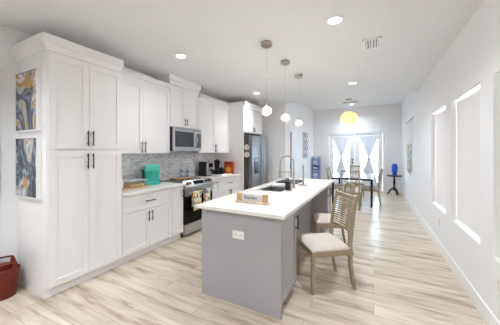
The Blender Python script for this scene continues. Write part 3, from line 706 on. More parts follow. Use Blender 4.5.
b = MB(); b.lathe([(.001, sz + .004), (.03, sz + .004), (.042, sz + .002), (.044, sz + .0005)], -1.3, 3.34, n=24, close=False); b.build('drain', 'steel_d', sk)
# outlet plate on the end panel
def outlet(label, cx_, cy_, cz_, w_, h_, face, group=None, name='wall_outlet', n=2, cat='outlet'):
    t = thing(name, label, cat, (cx_, cy_, cz_), group); e = .0006
    p = MB(); q = MB()
    if face == '-y':
        p.box(cx_ - w_ / 2, cy_ - .006, cz_ - h_ / 2, cx_ + w_ / 2, cy_ - e, cz_ + h_ / 2)
        for k in range(n):
            ox = (k - (n - 1) / 2) * w_ * .44 if w_ > h_ else 0; oz = 0 if w_ > h_ else (k - (n - 1) / 2) * h_ * .4
            q.box(cx_ + ox - .016, cy_ - .0085, cz_ + oz - .014, cx_ + ox + .016, cy_ - .006, cz_ + oz + .014)
    else:
        p.box(cx_ - .006, cy_ - w_ / 2, cz_ - h_ / 2, cx_ - e, cy_ + w_ / 2, cz_ + h_ / 2)
        for k in range(n):
            oz = (k - (n - 1) / 2) * h_ * .4
            q.box(cx_ - .0085, cy_ - .016, cz_ + oz - .014, cx_ - .006, cy_ + .016, cz_ + oz + .014)
    p.build('plate', 'white', t, bevel=.0015); q.build('socket' if 'outlet' in name else 'rocker', 'plate', t, bevel=.001)
outlet('white double outlet on the grey end panel of the island', -1.138, IY0, .667, .125, .075, '-y')
outlet('white outlet low on right wall below the farthest windows', RX, 4.45, .42, .075, .12, '-x', 'outlets on the right wall')
outlet('white outlet low on right wall at the right photo edge', RX, 2.52, .42, .075, .12, '-x', 'outlets on the right wall')
outlet('white light switch plate on the wall to the right of the refrigerator', -2.40, YJ, 1.19, .12, .12, '-y', None, 'light_switch', 2, 'light switch')
outlet('small switch plate on far wall left of the french doors', -1.80, YF, 1.19, .075, .12, '-y', None, 'light_switch', 1, 'light switch')

# ------------------------------------------------------------------ things on the island
CT = .9185
fc = thing('kitchen_faucet', 'tall brushed steel spring neck faucet arching over the sink', 'faucet', (-1.045, 3.42, CT))
b = MB(); b.lathe([(.001, CT), (.028, CT), (.028, CT + .01), (.020, CT + .016), (.018, CT + .12), (.013, CT + .13), (.013, CT + .22), (.001, CT + .22)], -1.045, 3.42, n=24); b.build('base', 'nickel', fc)
pts = []; nT = 420; R_ = .105
def neck(q):
    # q 0..1 along riser, arc, drop
    L1, L2, L3 = .14, PI * R_, .10; d = q * (L1 + L2 + L3); zb_ = CT + .22
    if d < L1: return Vector((-1.045, 3.42, zb_ + d)), Vector((1, 0, 0))
    if d < L1 + L2:
        a_ = (d - L1) / R_; return Vector((-1.045 - R_ + R_ * math.cos(a_), 3.42, zb_ + L1 + R_ * math.sin(a_))), Vector((math.cos(a_), 0, math.sin(a_)))
    return Vector((-1.045 - 2 * R_, 3.42, zb_ + L1 - (d - L1 - L2))), Vector((-1, 0, 0))
MB().tube([neck(i / 40)[0] for i in range(41)], .0055, 10).build('hose', 'steel_d', fc)
for i in range(nT):
    q = i / (nT - 1); p, u = neck(q); a_ = i * 2 * PI / 8; pts.append(p + (u * math.cos(a_) + Vector((0, 1, 0)) * math.sin(a_)) * .0095)
MB().tube(pts, .0022, 5).build('spring_coil', 'nickel', fc)
xs_ = -1.045 - 2 * R_; zt_ = CT + .22 + .14 - .10
MB().lathe([(.001, zt_ + .01), (.013, zt_ + .01), (.014, zt_ - .02), (.017, zt_ - .08), (.021, zt_ - .10), (.021, zt_ - .115), (.001, zt_ - .115)], xs_, 3.42, n=20).build('spray_head', 'nickel', fc)
b = MB(); b.cyl((-1.045, 3.42, zt_ - .03), (xs_ + .02, 3.42, zt_ - .03), .005, n=10); b.lathe([(.017, zt_ - .042), (.024, zt_ - .042), (.024, zt_ - .018), (.017, zt_ - .018)], xs_, 3.42, n=20, close=False); b.build('holder_arm', 'nickel', fc)
b = MB(); b.cyl((-1.045, 3.42, CT + .075), (-.985, 3.42, CT + .085), .010, n=12); b.cyl((-.990, 3.42, CT + .084), (-.975, 3.42, CT + .15), .006, .004, n=10); b.build('lever', 'nickel', fc)
# sponge caddy beside the faucet
sc_ = thing('soap_caddy', 'black soap caddy in a metal tray beside the sink', 'soap dispenser', (-1.045, 3.19, CT))
b = MB(); b.box(-1.10, 3.13, CT, -.99, 3.26, CT + .006); b.build('tray', 'nickel', sc_, bevel=.002)
b = MB(); b.box(-1.085, 3.145, CT + .0065, -1.015, 3.215, CT + .125); b.build('bottle', 'blackp', sc_, bevel=.006)
b = MB(); b.cyl((-1.05, 3.18, CT + .125), (-1.05, 3.18, CT + .165), .006, n=10); b.cyl((-1.05, 3.18, CT + .162), (-1.095, 3.18, CT + .158), .005, n=10); b.build('pump', 'blackp', sc_)
# drying mat with a few items
dm = MB(); dm.box(-1.50, 3.86, CT, -1.12, 4.30, CT + .012)
for i in range(10): dm.box(-1.49 + i * .038, 3.87, CT + .012, -1.475 + i * .038, 4.29, CT + .020)
tag(dm.build('dish_drying_mat', 'blackp', None, bevel=.002), 'black ridged drying mat on the island beyond the sink', 'drying mat')
pth = thing('paper_towel_stand', 'empty upright metal paper towel stand on the island beyond the faucet', 'paper towel holder', (-1.0, 3.78, CT))
MB().lathe([(.001, CT), (.072, CT), (.074, CT + .006), (.06, CT + .012), (.001, CT + .013)], -1.0, 3.78, n=30).build('base', 'nickel', pth)
MB().lathe([(.001, CT + .012), (.013, CT + .012), (.013, CT + .305), (.010, CT + .318), (.001, CT + .322)], -1.0, 3.78, n=16).build('rod', 'steel', pth)
# kitchen sign
ks = thing('kitchen_sign', 'small wooden block sign reading Kitchen standing on the island', 'sign', (-1.13, 2.215, CT))
R4 = Matrix.Translation((-1.12, 2.215, CT)) @ Matrix.Rotation(math.radians(2), 4, 'Z') @ Matrix.Scale(.86, 4)
b = MB(); b.box(-.215, -.035, 0, .215, .035, .022, M4=R4); b.build('base', 'woodw', ks, bevel=.002)
for sx in (-1, 1):
    b = MB(); b.box(sx * .205, -.014, .0225, sx * .135, .014, .118, M4=R4); b.build('end_block', 'wood', ks, bevel=.002)
    b = MB(); b.cyl(R4 @ Vector((sx * .185, -.0355, .011)), R4 @ Vector((sx * .185, -.038, .011)), .005, n=12); b.build('peg', 'blackp', ks)
b = MB(); b.box(-.1345, -.010, .0225, .1345, .010, .114, M4=R4); b.build('panel', 'sign', ks)
def text_mesh(body, size, shear, M4, parent, m, name='lettering'):
    c = bpy.data.curves.new(name, 'FONT'); c.body = body; c.size = size; c.shear = shear; c.extrude = .0008; c.offset = .0006; c.align_x = 'CENTER'
    o = bpy.data.objects.new(name, c); COL.objects.link(o); bpy.context.view_layer.update()
    dg = bpy.context.evaluated_depsgraph_get(); me = bpy.data.meshes.new_from_object(o.evaluated_get(dg)); bpy.data.objects.remove(o)
    off = Vector(parent['_b'])
    for v in me.vertices: v.co = (M4 @ v.co) - off
    me.materials.clear(); me.materials.append(M[m]); r = bpy.data.objects.new(name, me); COL.objects.link(r); r.parent = parent; r['_b'] = tuple(off); return r
TM = R4 @ Matrix.Translation((-.022, -.0112, .052)) @ Matrix.Rotation(PI / 2, 4, 'X')
text_mesh('Kitchen', .056, .35, TM, ks, 'ink')

# ------------------------------------------------------------------ things on the left counters
K = .9205
# teal coffee maker
kx, ky = -3.25, 2.77
cf = thing('coffee_maker', 'teal single serve coffee maker on the counter beside the pantry', 'coffee maker', (kx, ky, K))
def rbox(mb, x0, y0, z0, x1, y1, z1, r=.03, n=5, m=0, taper=0.0):
    P = []
    for (cx_, cy_, a0) in ((x1 - r, y1 - r, 0), (x0 + r, y1 - r, PI / 2), (x0 + r, y0 + r, PI), (x1 - r, y0 + r, 1.5 * PI)):
        for i in range(n + 1): a_ = a0 + PI / 2 * i / n; P.append((cx_ + r * math.cos(a_), cy_ + r * math.sin(a_)))
    mx_, my_ = (x0 + x1) / 2, (y0 + y1) / 2; k = 1 - taper
    vs = [(x, y, z0) for x, y in P] + [(mx_ + (x - mx_) * k, my_ + (y - my_) * k, z1) for x, y in P]; q = len(P)
    fs = [(i, (i + 1) % q, q + (i + 1) % q, q + i) for i in range(q)] + [tuple(range(q - 1, -1, -1)), tuple(range(q, 2 * q))]
    return mb.add(vs, fs, m)
b = MB(); rbox(b, kx - .14, ky - .12, K, kx + .14, ky + .12, K + .035, .04); b.build('drip_base', 'teal', cf, bevel=.006)
b = MB(); rbox(b, kx - .12, ky - .113, K + .03, kx + .065, ky + .113, K + .24, .035); b.build('body', 'teal', cf, bevel=.004)
b = MB(); rbox(b, kx - .125, ky - .12, K + .215, kx + .125, ky + .12, K + .300, .05, taper=.02); rbox(b, kx - .12, ky - .11, K + .300, kx + .11, ky + .11, K + .322, .05, taper=.14); b.build('brew_head', 'tealc', cf, bevel=.006)
b = MB(); rbox(b, kx + .068, ky - .065, K + .0355, kx + .125, ky + .065, K + .043, .02); b.build('drip_tray', 'tealc', cf)
b = MB(); b.cyl((kx + .092, ky, K + .19), (kx + .092, ky, K + .216), .018, n=16); b.build('nozzle', 'teal', cf)
b = MB(); b.tube([(kx + .122, ky - .06, K + .262), (kx + .136, ky - .05, K + .266), (kx + .140, ky, K + .268), (kx + .136, ky + .05, K + .266), (kx + .122, ky + .06, K + .262)], .005, 8); b.build('lid_handle', 'tealc', cf)
b = MB(); rbox(b, kx - .09, ky - .148, K + .02, kx + .02, ky - .1145, K + .24, .015); b.build('water_tank', mat('tank_teal', s(40, 110, 104), .1, trans=.2, var=.02), cf)
cf.rotation_euler.z = -.62
cd = MB(); cd.tube([(-3.22, 2.97, K + .006), (-3.26, 2.99, K + .02), (-3.32, 3.0, K + .02), (-3.38, 3.02, K + .006), (-3.42, 3.03, K + .006), (-3.45, 3.03, K + .08), (-3.455, 3.03, K + .17)], .004, 8)
tag(cd.build('power_cord', 'blackp', None), 'black power cord curling from the teal coffee maker to the backsplash', 'cord')
b = MB(); b.box(-3.43, 2.10, K, -3.03, 2.56, K + .014); tag(b.build('cutting_board', 'wood', None, bevel=.003), 'thin light wood board under the pastry container', 'cutting board')
pb = thing('pastry_container', 'clear lidded container of golden pastries on the wooden board', 'food container', (-3.21, 2.40, K + .0145)); zz = K + .0146
b = MB(); x0, x1, y0, y1 = -3.33, -3.09, 2.27, 2.54; e = .003; hh = .085
b.box(x0, y0, zz, x1, y1, zz + e); b.box(x0, y0, zz, x0 + e, y1, zz + hh); b.box(x1 - e, y0, zz, x1, y1, zz + hh); b.box(x0, y0, zz, x1, y0 + e, zz + hh); b.box(x0, y1 - e, zz, x1, y1, zz + hh); b.build('tub', 'globe', pb)
b = MB(); b.box(x0 - .004, y0 - .004, zz + hh, x1 + .004, y1 + .004, zz + hh + .010); b.build('lid', 'clearp', pb, bevel=.002)
for i in range(3):
    for j in range(3):
        q = MB(); cx_, cy_ = x0 + .045 + i * .075, y0 + .05 + j * .085
        q.lathe([(.001, zz + e + .001), (.028, zz + e + .001), (.032, zz + .012), (.028, zz + .026), (.016, zz + .034), (.001, zz + .036)], cx_, cy_, n=14); tag(q.build('pastry', 'pastry', None), 'golden pastry inside the clear container on the wooden board', 'pastry', 'pastries in the clear container')
jr = thing('glass_jar', 'white topped jar at the pantry end of the counter', 'jar', (-3.20, 2.185, K + .0145))
MB().lathe([(.001, zz), (.034, zz), (.036, zz + .01), (.036, zz + .09), (.028, zz + .105), (.001, zz + .105)], -3.20, 2.185, n=24).build('jar_body', 'cream', jr)
MB().lathe([(.001, zz + .105), (.027, zz + .105), (.027, zz + .13), (.001, zz + .132)], -3.20, 2.185, n=24).build('lid', 'white', jr)
b = MB(); b.lathe([(.001, K), (.045, K), (.050, K + .02), (.050, K + .15), (.035, K + .185), (.012, K + .195), (.012, K + .21), (.001, K + .212)], -3.40, 2.055, n=24)
# wooden tray on the back of the cooktop with bottles
zc_ = .9256
b = MB(); b.box(-3.43, 3.34, zc_, -3.24, 3.80, zc_ + .016); tag(b.build('serving_board', 'wood', None, bevel=.003), 'wooden serving board lying across the back of the black cooktop', 'serving board')
zb_ = zc_ + .0165
for i, (x, y, hh, lab) in enumerate(((-3.36, 3.58, .20, 'taller blue and white pump bottle behind the stove'), (-3.31, 3.70, .18, 'shorter blue labelled bottle behind the stove, toward the air fryer'))):
    bt = thing('soap_bottle', lab, 'bottle', (x, y, zb_), 'bottles behind the stove')
    MB().lathe([(.001, zb_), (.034, zb_), (.036, zb_ + .006), (.036, zb_ + hh * .66), (.022, zb_ + hh * .76), (.013, zb_ + hh * .8), (.001, zb_ + hh * .8)], x, y, n=24).build('bottle_body', 'bluelabel', bt)
    MB().lathe([(.0365, zb_ + hh * .22), (.0368, zb_ + hh * .23), (.0368, zb_ + hh * .42), (.0365, zb_ + hh * .43)], x, y, n=24, close=False).build('label_band', 'white', bt)
    q = MB(); q.lathe([(.001, zb_ + hh * .8), (.016, zb_ + hh * .8), (.016, zb_ + hh * .9), (.006, zb_ + hh * .91), (.006, zb_ + hh), (.001, zb_ + hh)], x, y, n=16)
    if i == 0: q.box(x - .006, y - .008, zb_ + hh, x + .035, y + .008, zb_ + hh + .012)
    q.build('cap', 'white', bt)
# air fryer
ax, ay = -3.25, 4.19
af = thing('air_fryer', 'black and silver air fryer on the counter right of the range', 'air fryer', (ax, ay, K))
b = MB(); rbox(b, ax - .13, ay - .11, K, ax + .10, ay + .11, K + .31, .04, taper=.03); b.build('housing', 'blackp', af, bevel=.008)
b = MB(); rbox(b, ax + .07, ay - .09, K + .02, ax + .118, ay + .105, K + .295, .02); b.build('front_panel', 'steel', af, bevel=.004)
b = MB(); b.box(ax + .118, ay - .045, K + .19, ax + .122, ay + .095, K + .275); b.build('display', 'blackg', af)
b = MB(); b.box(ax + .118, ay - .01, K + .11, ax + .175, ay + .03, K + .145); b.box(ax + .16, ay - .012, K + .05, ax + .18, ay + .032, K + .145); b.build('basket_handle', 'blackp', af, bevel=.005)
# drip coffee pot / blender
bx, by = -3.28, 4.66
bl = thing('blender', 'black blender with tall jar behind the small book on the counter', 'blender', (bx, by, K))
b = MB(); rbox(b, bx - .08, by - .08, K, bx + .08, by + .08, K + .10, .02, taper=.18); b.build('motor_base', 'blackp', bl, bevel=.004)
b = MB(); b.lathe([(.045, K + .10), (.052, K + .13), (.072, K + .30), (.070, K + .30), (.050, K + .13), (.043, K + .104), (.001, K + .104)], bx, by, n=24, close=False); b.build('jar', 'smoke', bl)
b = MB(); b.lathe([(.001, K + .30), (.073, K + .30), (.073, K + .32), (.03, K + .328), (.03, K + .345), (.001, K + .346)], bx, by, n=24); b.build('lid', 'blackp', bl)
b = MB(); b.tube([(bx + .062, by + .02, K + .28), (bx + .11, by + .035, K + .275), (bx + .118, by + .038, K + .22), (bx + .108, by + .035, K + .16), (bx + .058, by + .018, K + .145)], .009, 8); b.build('handle', 'blackp', bl)
kc = thing('coffee_carafe', 'dark round coffee carafe beside the blender', 'carafe', (-3.12, 4.60, K))
MB().lathe([(.001, K), (.05, K), (.062, K + .03), (.066, K + .07), (.056, K + .12), (.046, K + .145), (.001, K + .145)], -3.12, 4.60, n=24).build('pot', 'smoke', kc)
MB().lathe([(.001, K + .145), (.048, K + .145), (.048, K + .16), (.001, K + .165)], -3.12, 4.60, n=24).build('lid', 'blackp', kc)
MB().tube([(-3.072, 4.60, K + .14), (-3.03, 4.61, K + .14), (-3.02, 4.61, K + .09), (-3.055, 4.605, K + .05)], .007, 8).build('handle', 'blackp', kc)
# printed snack box leaning near the cabinet side
ob = thing('snack_box', 'orange red printed box with yellow round picture, beside the refrigerator surround', 'box', (-3.04, 4.86, K))
b = MB(); b.box(-3.20, 4.83, K, -2.95, 4.90, K + .29); b.build('carton', 'orange', ob, bevel=.003)
ring = [(-3.07 + .075 * math.cos(2 * PI * k / 24), K + .10 + .06 * math.sin(2 * PI * k / 24)) for k in range(24)]
b = MB(); b.prism(ring, 'y', 4.828, 4.8295); b.build('yellow_picture', 'yellow', ob)
b = MB(); b.box(-3.18, 4.8282, K + .235, -2.97, 4.8295, K + .262); b.build('dark_banner', mat('dark_red_print', s(90, 34, 26), .5), ob)
b = MB(); b.box(-3.02, 4.30, K, -2.90, 4.72, K + .022); o = b.build('book', 'cream', None, bevel=.002); tag(o, 'thin cream book lying at the front of the counter before the snack box', 'book')
b = MB(); b.cyl((-2.96, 4.25, K + .028), (-2.96, 4.25, K + .028), .001)

# ------------------------------------------------------------------ chairs
def chair(name, lab, cat_group, cushion, style):
    t = thing(name, lab, 'chair', (0, 0, 0), cat_group)
    for sx in (-1, 1):
        b = MB(); b.sweep([(sx * .205, .215, 0), (sx * .207, .213, .2), (sx * .21, .21, .43)], [.030, .034, .042], [.030, .034, .042]); b.build('leg', 'champ', t, bevel=.003)
        b = MB(); ptsz = [(0, -.262), (.12, -.235), (.26, -.215), (.43, -.205), (.50, -.208), (.62, -.220), (.76, -.240), (.90, -.268), (.985, -.288)]
        b.sweep([(sx * (.195 + .01 * (z > .5)), y, z) for z, y in ptsz], [.030, .032, .034, .036, .034, .032, .030, .028, .026], [.028, .032, .036, .042, .040, .034, .030, .026, .024]); b.build('leg', 'champ', t, bevel=.003)
    b = MB(); b.box(-.19, .198, .375, .19, .222, .43); b.box(-.177, -.217, .375, .177, -.193, .43)
    b.box(-.219, -.19, .375, -.197, .19, .43); b.box(.197, -.19, .375, .219, .19, .43); b.build('seat_frame', 'champ', t, bevel=.002)
    # cushion, domed
    n = 12; vs = []; fs = []
    for lay in (0, 1):
        for i in range(n + 1):
            for j in range(n + 1):
                u = i / n * 2 - 1; v = j / n * 2 - 1; sq = (1 - abs(u) ** 6) * (1 - abs(v) ** 6)
                wd = .226 - .012 * (1 - v) / 2; x = u * wd; y = .012 + v * .218
                k = .985 if lay == 0 else 1
                vs.append((x * k, y * k, .431 if lay == 0 else .449 + .038 * sq ** .5))
    m_ = (n + 1) ** 2
    for i in range(n):
        for j in range(n):
            q = i * (n + 1) + j; fs.append((q, q + 1, q + n + 2, q + n + 1)); fs.append((m_ + q, m_ + q + n + 1, m_ + q + n + 2, m_ + q + 1))
    rim = [i * (n + 1) for i in range(n + 1)] + [n * (n + 1) + j for j in range(1, n + 1)] + [i * (n + 1) + n for i in range(n - 1, -1, -1)] + [j for j in range(n - 1, 0, -1)]
    for a_ in range(len(rim)): c = (a_ + 1) % len(rim); fs.append((rim[a_], rim[c], m_ + rim[c], m_ + rim[a_]))
    b = MB(); b.add(vs, fs); b.build('seat', cushion, t, ang=60)
    yb = lambda z: -.220 - (z - .62) * .175 if z < .76 else -.244 - (z - .76) * .2
    cv = lambda x: -.035 * (1 - (x / .2) ** 2)
    def rail(z, h_, th, dip=0.0):
        b = MB(); k = 14; vs = []
        for i in range(k + 1):
            x = -.19 + .38 * i / k; y = yb(z) + cv(x); dz = -dip * (1 - (x / .19) ** 2)
            for sz_, sy in ((-1, -1), (-1, 1), (1, 1), (1, -1)): vs.append((x, y + sy * th / 2, z + dz + sz_ * h_ / 2))
        fs = [(i * 4 + j, i * 4 + (j + 1) % 4, i * 4 + 4 + (j + 1) % 4, i * 4 + 4 + j) for i in range(k) for j in range(4)] + [(3, 2, 1, 0), (k * 4, k * 4 + 1, k * 4 + 2, k * 4 + 3)]
        b.add(vs, fs); return b
    rail(.955, .045, .022, .012).build('crest_rail', 'champ', t, bevel=.003)
    rail(.60, .030, .020).build('lower_rail', 'champ', t, bevel=.003)
    b = MB()
    if style == 'slats':
        k_ = 13
        for i in range(k_):
            z = .632 + i * (.925 - .632) / (k_ - 1); q = rail(z, .013, .010); b.add(q.v, q.f)
        for j, x in enumerate((-.135, -.08, -.027, .027, .08, .135)):
            for i in range(k_):
                if (i + j) % 2 == 0:
                    z = .632 + i * (.925 - .632) / (k_ - 1); b.tube([(x, yb(z - .012) + cv(x), z - .013), (x, yb(z + .012) + cv(x), z + .013)], .007, 6)
        for x in (-.055, .055): b.tube([(x, yb(z) + cv(x), z) for z in (.61, .7, .8, .9, .95)], .006, 6)
    else:
        for z in (.70, .80, .885): q = rail(z, .012, .010); b.add(q.v, q.f)
        for x in (-.12, -.045, .045, .12): b.tube([(x, yb(z) + cv(x), z) for z in (.61, .7, .8, .9, .94)], .0065, 6)
    b.build('back_lattice', 'champ', t)
    return t
def faceto(fx, fy): return math.atan2(-fx, fy)
ch = chair('island_chair', 'champagne chair with slatted back nearest the camera, angled at the island', 'slat back chairs at the island', 'linen', 'slats')
ch.location = (-.508, 2.757, 0); ch.rotation_euler.z = faceto(-.8, -.6)
dup(ch, (-.575, 3.74, 0), faceto(-.94, -.34), 'champagne slatted chair farther down the island, half hidden by the near one')
dc = chair('dining_chair', 'dining chair with its open lattice back to the camera, near table end', 'lattice back chairs around the dining table', 'linen', 'lattice')
dc.location = (-.52, 6.68, 0)
dup(dc, (-.10, 7.38, 0), faceto(-1, -.03), 'dining chair on the right side of the table, seen side on')
dup(dc, (-.93, 7.36, 0), faceto(1, -.05), 'dining chair on the left side of the table, mostly behind the island')
dup(dc, (-.50, 8.56, 0), faceto(0, -1), 'dining chair at the far table end, in front of the french doors')

# dining table
tb = thing('dining_table', 'dining table with pale glass top on black square legs', 'table', (-.52, 7.63, 0))
TX0, TX1, TY0, TY1 = -1.04, -.02, 6.89, 8.36
b = MB(); b.box(TX0, TY0, .735, TX1, TY1, .747); b.build('glass_top', 'tglass', tb, bevel=.003)
b = MB(); b.box(TX0 + .01, TY0 + .01, .69, TX1 - .01, TY0 + .05, .734); b.box(TX0 + .01, TY1 - .05, .69, TX1 - .01, TY1 - .01, .734); b.box(TX0 + .01, TY0 + .05, .69, TX0 + .05, TY1 - .05, .734); b.box(TX1 - .05, TY0 + .05, .69, TX1 - .01, TY1 - .05, .734); b.build('frame', 'black', tb)
for x in (TX0 + .01, TX1 - .06):
    for y in (TY0 + .01, TY1 - .06):
        MB().box(x, y, 0, x + .05, y + .05, .69).build('leg', 'black', tb, bevel=.002)
# side table + vase
sx_, sy_, sz_ = .60, 9.30, .655
st = thing('side_table', 'dark wood pedestal side table in the far right corner', 'side table', (sx_, sy_, 0))
MB().lathe([(.001, sz_ - .034), (.22, sz_ - .034), (.234, sz_ - .024), (.236, sz_ - .008), (.228, sz_), (.001, sz_)], sx_, sy_, n=40).build('table_top', 'darkwood', st)
MB().lathe([(.001, .13), (.03, .14), (.042, .18), (.040, .24), (.026, .28), (.030, .34), (.040, .42), (.028, .50), (.026, .58), (.05, .62), (.001, .62)], sx_, sy_, n=24).build('pedestal', 'darkwood', st)
for k in range(3):
    a_ = math.radians(-90 + 120 * k + 20); c, s_ = math.cos(a_), math.sin(a_)
    pts = [(sx_ + r * c, sy_ + r * s_, z) for r, z in ((.02, .20), (.06, .205), (.10, .17), (.14, .10), (.175, .045), (.20, .021), (.215, .021))]
    MB().tube(pts, [.028, .028, .026, .024, .022, .020, .020], 10).build('leg', 'darkwood', st)
v0 = sz_ + .0005
vm = MB(); vm.lathe([(.001, v0), (.055, v0), (.062, v0 + .01), (.074, v0 + .09), (.088, v0 + .19), (.092, v0 + .26), (.084, v0 + .315), (.068, v0 + .345), (.062, v0 + .36), (.072, v0 + .375), (.068, v0 + .375), (.056, v0 + .36), (.060, v0 + .345), (.078, v0 + .31), (.085, v0 + .26), (.081, v0 + .19), (.067, v0 + .09), (.055, v0 + .02), (.001, v0 + .016)], sx_ + .01, sy_, n=36, close=False)
tag(vm.build('glass_vase', 'blueglass', None), 'cobalt blue glass vase standing on the dark side table', 'vase')

# ------------------------------------------------------------------ wall decor
for (z0, z1, am, lab) in ((1.665, 2.285, art_mat('abstract_gold_blue', 1.3, True), 'upper abstract painting with gold patch on the pantry side'), (.985, 1.600, art_mat('abstract_blue_grey', 7.7, False), 'lower abstract painting in blue grey streaks on the pantry side')):
    x0, x1, y1 = -3.425, -2.935, 1.168; t = thing('abstract_painting', lab, 'painting', ((x0 + x1) / 2, y1, z0), 'abstract paintings on the pantry side')
    MB().box(x0 + .014, y1 - .034, z0 + .014, x1 - .014, y1 - .004, z1 - .014).build('canvas', am, t)
    f = MB(); e = .010
    f.box(x0, y1 - .040, z0, x0 + e, y1, z1); f.box(x1 - e, y1 - .040, z0, x1, y1, z1); f.box(x0 + e, y1 - .040, z0, x1 - e, y1, z0 + e); f.box(x0 + e, y1 - .040, z1 - e, x1 - e, y1, z1); f.build('frame', 'white', t)
    f = MB(); f.box(x0 + e, y1 - .028, z0 + e, x0 + .014, y1 - .002, z1 - e); f.box(x1 - .014, y1 - .028, z0 + e, x1 - e, y1 - .002, z1 - e); f.box(x0 + .014, y1 - .036, z1 - .014, x1 - .014, y1 - .006, z1 - e); f.box(x0 + .014, y1 - .036, z0 + e, x1 - .014, y1 - .006, z0 + .014); f.build('inner_lip', 'blackp', t)
# metal wave wall art: two wavy columns
wa = MB(); xw = DX + .025
for cy_ in (8.27, 8.63):
    for ph in (0, PI):
        for off in (0, .05):
            wa.tube([(xw, cy_ + (.115 + off * .6) * math.sin((z - 1.20) / .92 * PI * 4.0 + ph), z) for z in [1.20 + .92 * i / 60 for i in range(61)]], .009, 6)
for cy_ in (8.27, 8.63):
    for z in (1.22, 1.66, 2.10): wa.cyl((DX + .001, cy_, z), (xw, cy_, z), .006, n=8); wa.cyl((xw, cy_ - .14, z), (xw, cy_ + .14, z), .007, n=8)
tag(wa.build('metal_wall_art', mat('grey_iron', s(158, 160, 168), .4, .4, var=.1), None), 'grey wavy openwork metal art on the left dining wall', 'wall art')
# blue rack in the far left corner
rk = thing('storage_rack', 'narrow blue and white storage rack in the far left corner', 'rack', (-2.02, 9.62, 0))
rx0, rx1, ry0, ry1 = -2.165, -1.905, 9.5, 9.78
b = MB()
for x in (rx0, rx1 - .02):
    for y in (ry0, ry1 - .02): b.box(x, y, 0, x + .02, y + .02, 1.24)
b.build('post', 'navy', rk, bevel=.002)
for z in (.10, .42, .70, .96, 1.215): MB().box(rx0 + .02, ry0, z, rx1 - .02, ry1, z + .015).build('shelf', 'white', rk)
bins = [(.115, .25, 'navy'), (.436, .20, 'skyblue'), (.716, .17, 'navy'), (.976, .15, 'skyblue')]
for i, (z, h_, m_) in enumerate(bins):
    t = thing('storage_bin', ['navy storage bin on the bottom shelf of the blue rack', 'light blue bin on the second shelf of the blue rack', 'navy storage bin on the third shelf of the blue rack', 'light blue bin on the top shelf of the blue rack'][i], 'storage bin', ((rx0 + rx1) / 2, (ry0 + ry1) / 2, z), 'bins on the blue rack')
    b = MB(); b.box(rx0 + .03, ry0 + .01, z, rx1 - .03, ry1 - .03, z + h_); b.build('bin', m_, t, bevel=.004)
    b = MB(); b.box(rx0 + .05, ry0 + .007, z + h_ * .3, rx1 - .05, ry0 + .0095, z + h_ * .62); b.build('label_card', 'white', t)
# woven hanging on the right wall with coloured leaves
wh = thing('macrame_wall_hanging', 'cream strand wall hanging with coloured leaf cutouts on the right wall', 'wall hanging', (RX - .02, 7.7, .85))
MB().cyl((RX - .02, 6.95, 2.27), (RX - .02, 8.35, 2.27), .012, n=12).build('dowel', 'champ', wh)
b = MB()
for k in (0, 2, 5, 8, 9, 12, 15, 17):
    y = 7.0 + k * (1.3 / 17); b.tube([(RX - .02, y, 2.26), (RX - .02, y + (7.68 - y) * .18, 1.7), (RX - .02, 7.25 + k * .05, 1.0 - .12 * math.sin(k / 17 * PI))], .0035, 5)
b.build('strands', 'cloth_w', wh)
LC = [mat('leaf_' + n_, s(*c), .8, var=.1) for n_, c in (('coral', (226, 140, 110)), ('teal', (80, 160, 156)), ('yellow', (230, 200, 110)), ('sage', (150, 186, 140)), ('blue', (110, 160, 200)), ('cream', (240, 228, 210)))]
for ci, lm in enumerate(LC):
    for k in range(15):
        y = random.uniform(7.2, 8.15); z = random.uniform(.88, 1.66); r_ = random.uniform(.03, .05); a_ = random.uniform(0, PI); xo = RX - .028 - random.uniform(0, .012)
        pr = [(y + r_ * 1.5 * math.cos(q) * math.cos(a_) - r_ * .6 * math.sin(q) * math.sin(a_), z + r_ * 1.5 * math.cos(q) * math.sin(a_) + r_ * .6 * math.sin(q) * math.cos(a_)) for q in [2 * PI * i / 12 for i in range(12)]]
        b = MB(); b.prism(pr, 'x', xo, xo - .002); b.build('leaf_cutout', lm, wh)

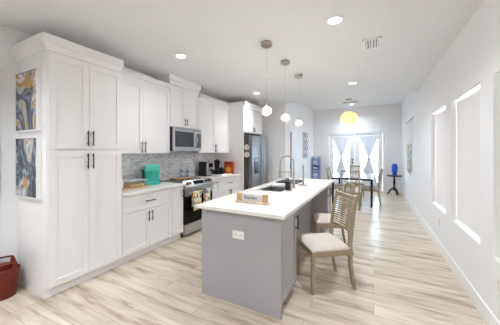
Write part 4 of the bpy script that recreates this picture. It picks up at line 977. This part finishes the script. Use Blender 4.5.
# hall shelf seen through the doorway
hs_ = thing('hall_bookcase', 'tall tan wooden bookcase seen through the narrow doorway', 'bookcase', (-2.65, 7.9, 0))
b = MB(); x0, x1, y0, y1 = -2.95, -2.365, 7.55, 7.90
b.box(x0, y0, 0, x0 + .02, y1, 2.1); b.box(x1 - .02, y0, 0, x1, y1, 2.1); b.box(x0 + .02, y1 - .01, 0, x1 - .02, y1, 2.1); b.build('case', 'tan', hs_)
for z in (.05, .45, .85, 1.35, 1.75, 2.08): MB().box(x0 + .02, y0, z, x1 - .02, y1 - .011, z + .02).build('shelf', 'tan', hs_)
b = MB(); b.box(x0 + .05, y0 + .03, .871, x1 - .05, y1 - .05, 1.10); tag(b.build('storage_box', 'blackp', None, bevel=.01), 'black box on a shelf of the hall bookcase', 'box')

# red tote basket at the far left
bx0, by0 = -3.315, 1.0
rb = thing('red_basket', 'brick red tote basket with grip holes on the floor by the left wall', 'basket', (bx0, by0, 0))
n = 72; rows = [0, .04, .12, .20, .26, .31, .355, .385, .41]; vs = []; fs = []
def ear(a_):
    q = min(abs(math.sin((a_ + .28 - PI / 2))), 1); return max(0, min(1, (q - .52) / .28)) ** 1.2
for zi, z in enumerate(rows):
    for k in range(n):
        a_ = 2 * PI * k / n; top = .272 + .085 * ear(a_); zz_ = z if z <= .26 else .26 + (z - .26) * (top - .26) / .15
        rr = .100 + .040 * min(1, (zz_ / .36)) ** .8
        vs.append((bx0 + rr * math.cos(a_), by0 + rr * math.sin(a_), zz_))
for i in range(len(rows) - 1):
    for k in range(n):
        am = 2 * PI * (k + .5) / n + .28; off = abs((am + PI / 2) % PI - PI / 2)
        if i in (5, 6) and off < .50: continue
        fs.append((i * n + k, i * n + (k + 1) % n, (i + 1) * n + (k + 1) % n, (i + 1) * n + k))
fs.append(tuple(range(n - 1, -1, -1)))
b = MB(); b.add(vs, fs); o = b.build('basket_wall', 'red', rb, ang=50); md = o.modifiers.new('thick', 'SOLIDIFY'); md.thickness = .009; md.offset = -1
b = MB(); b.lathe([(.001, .012), (.088, .012), (.088, .014), (.001, .014)], bx0, by0, n=36); b.build('base_liner', 'redin', rb)

for o in bpy.data.objects:
    if '_b' in o: del o['_b']
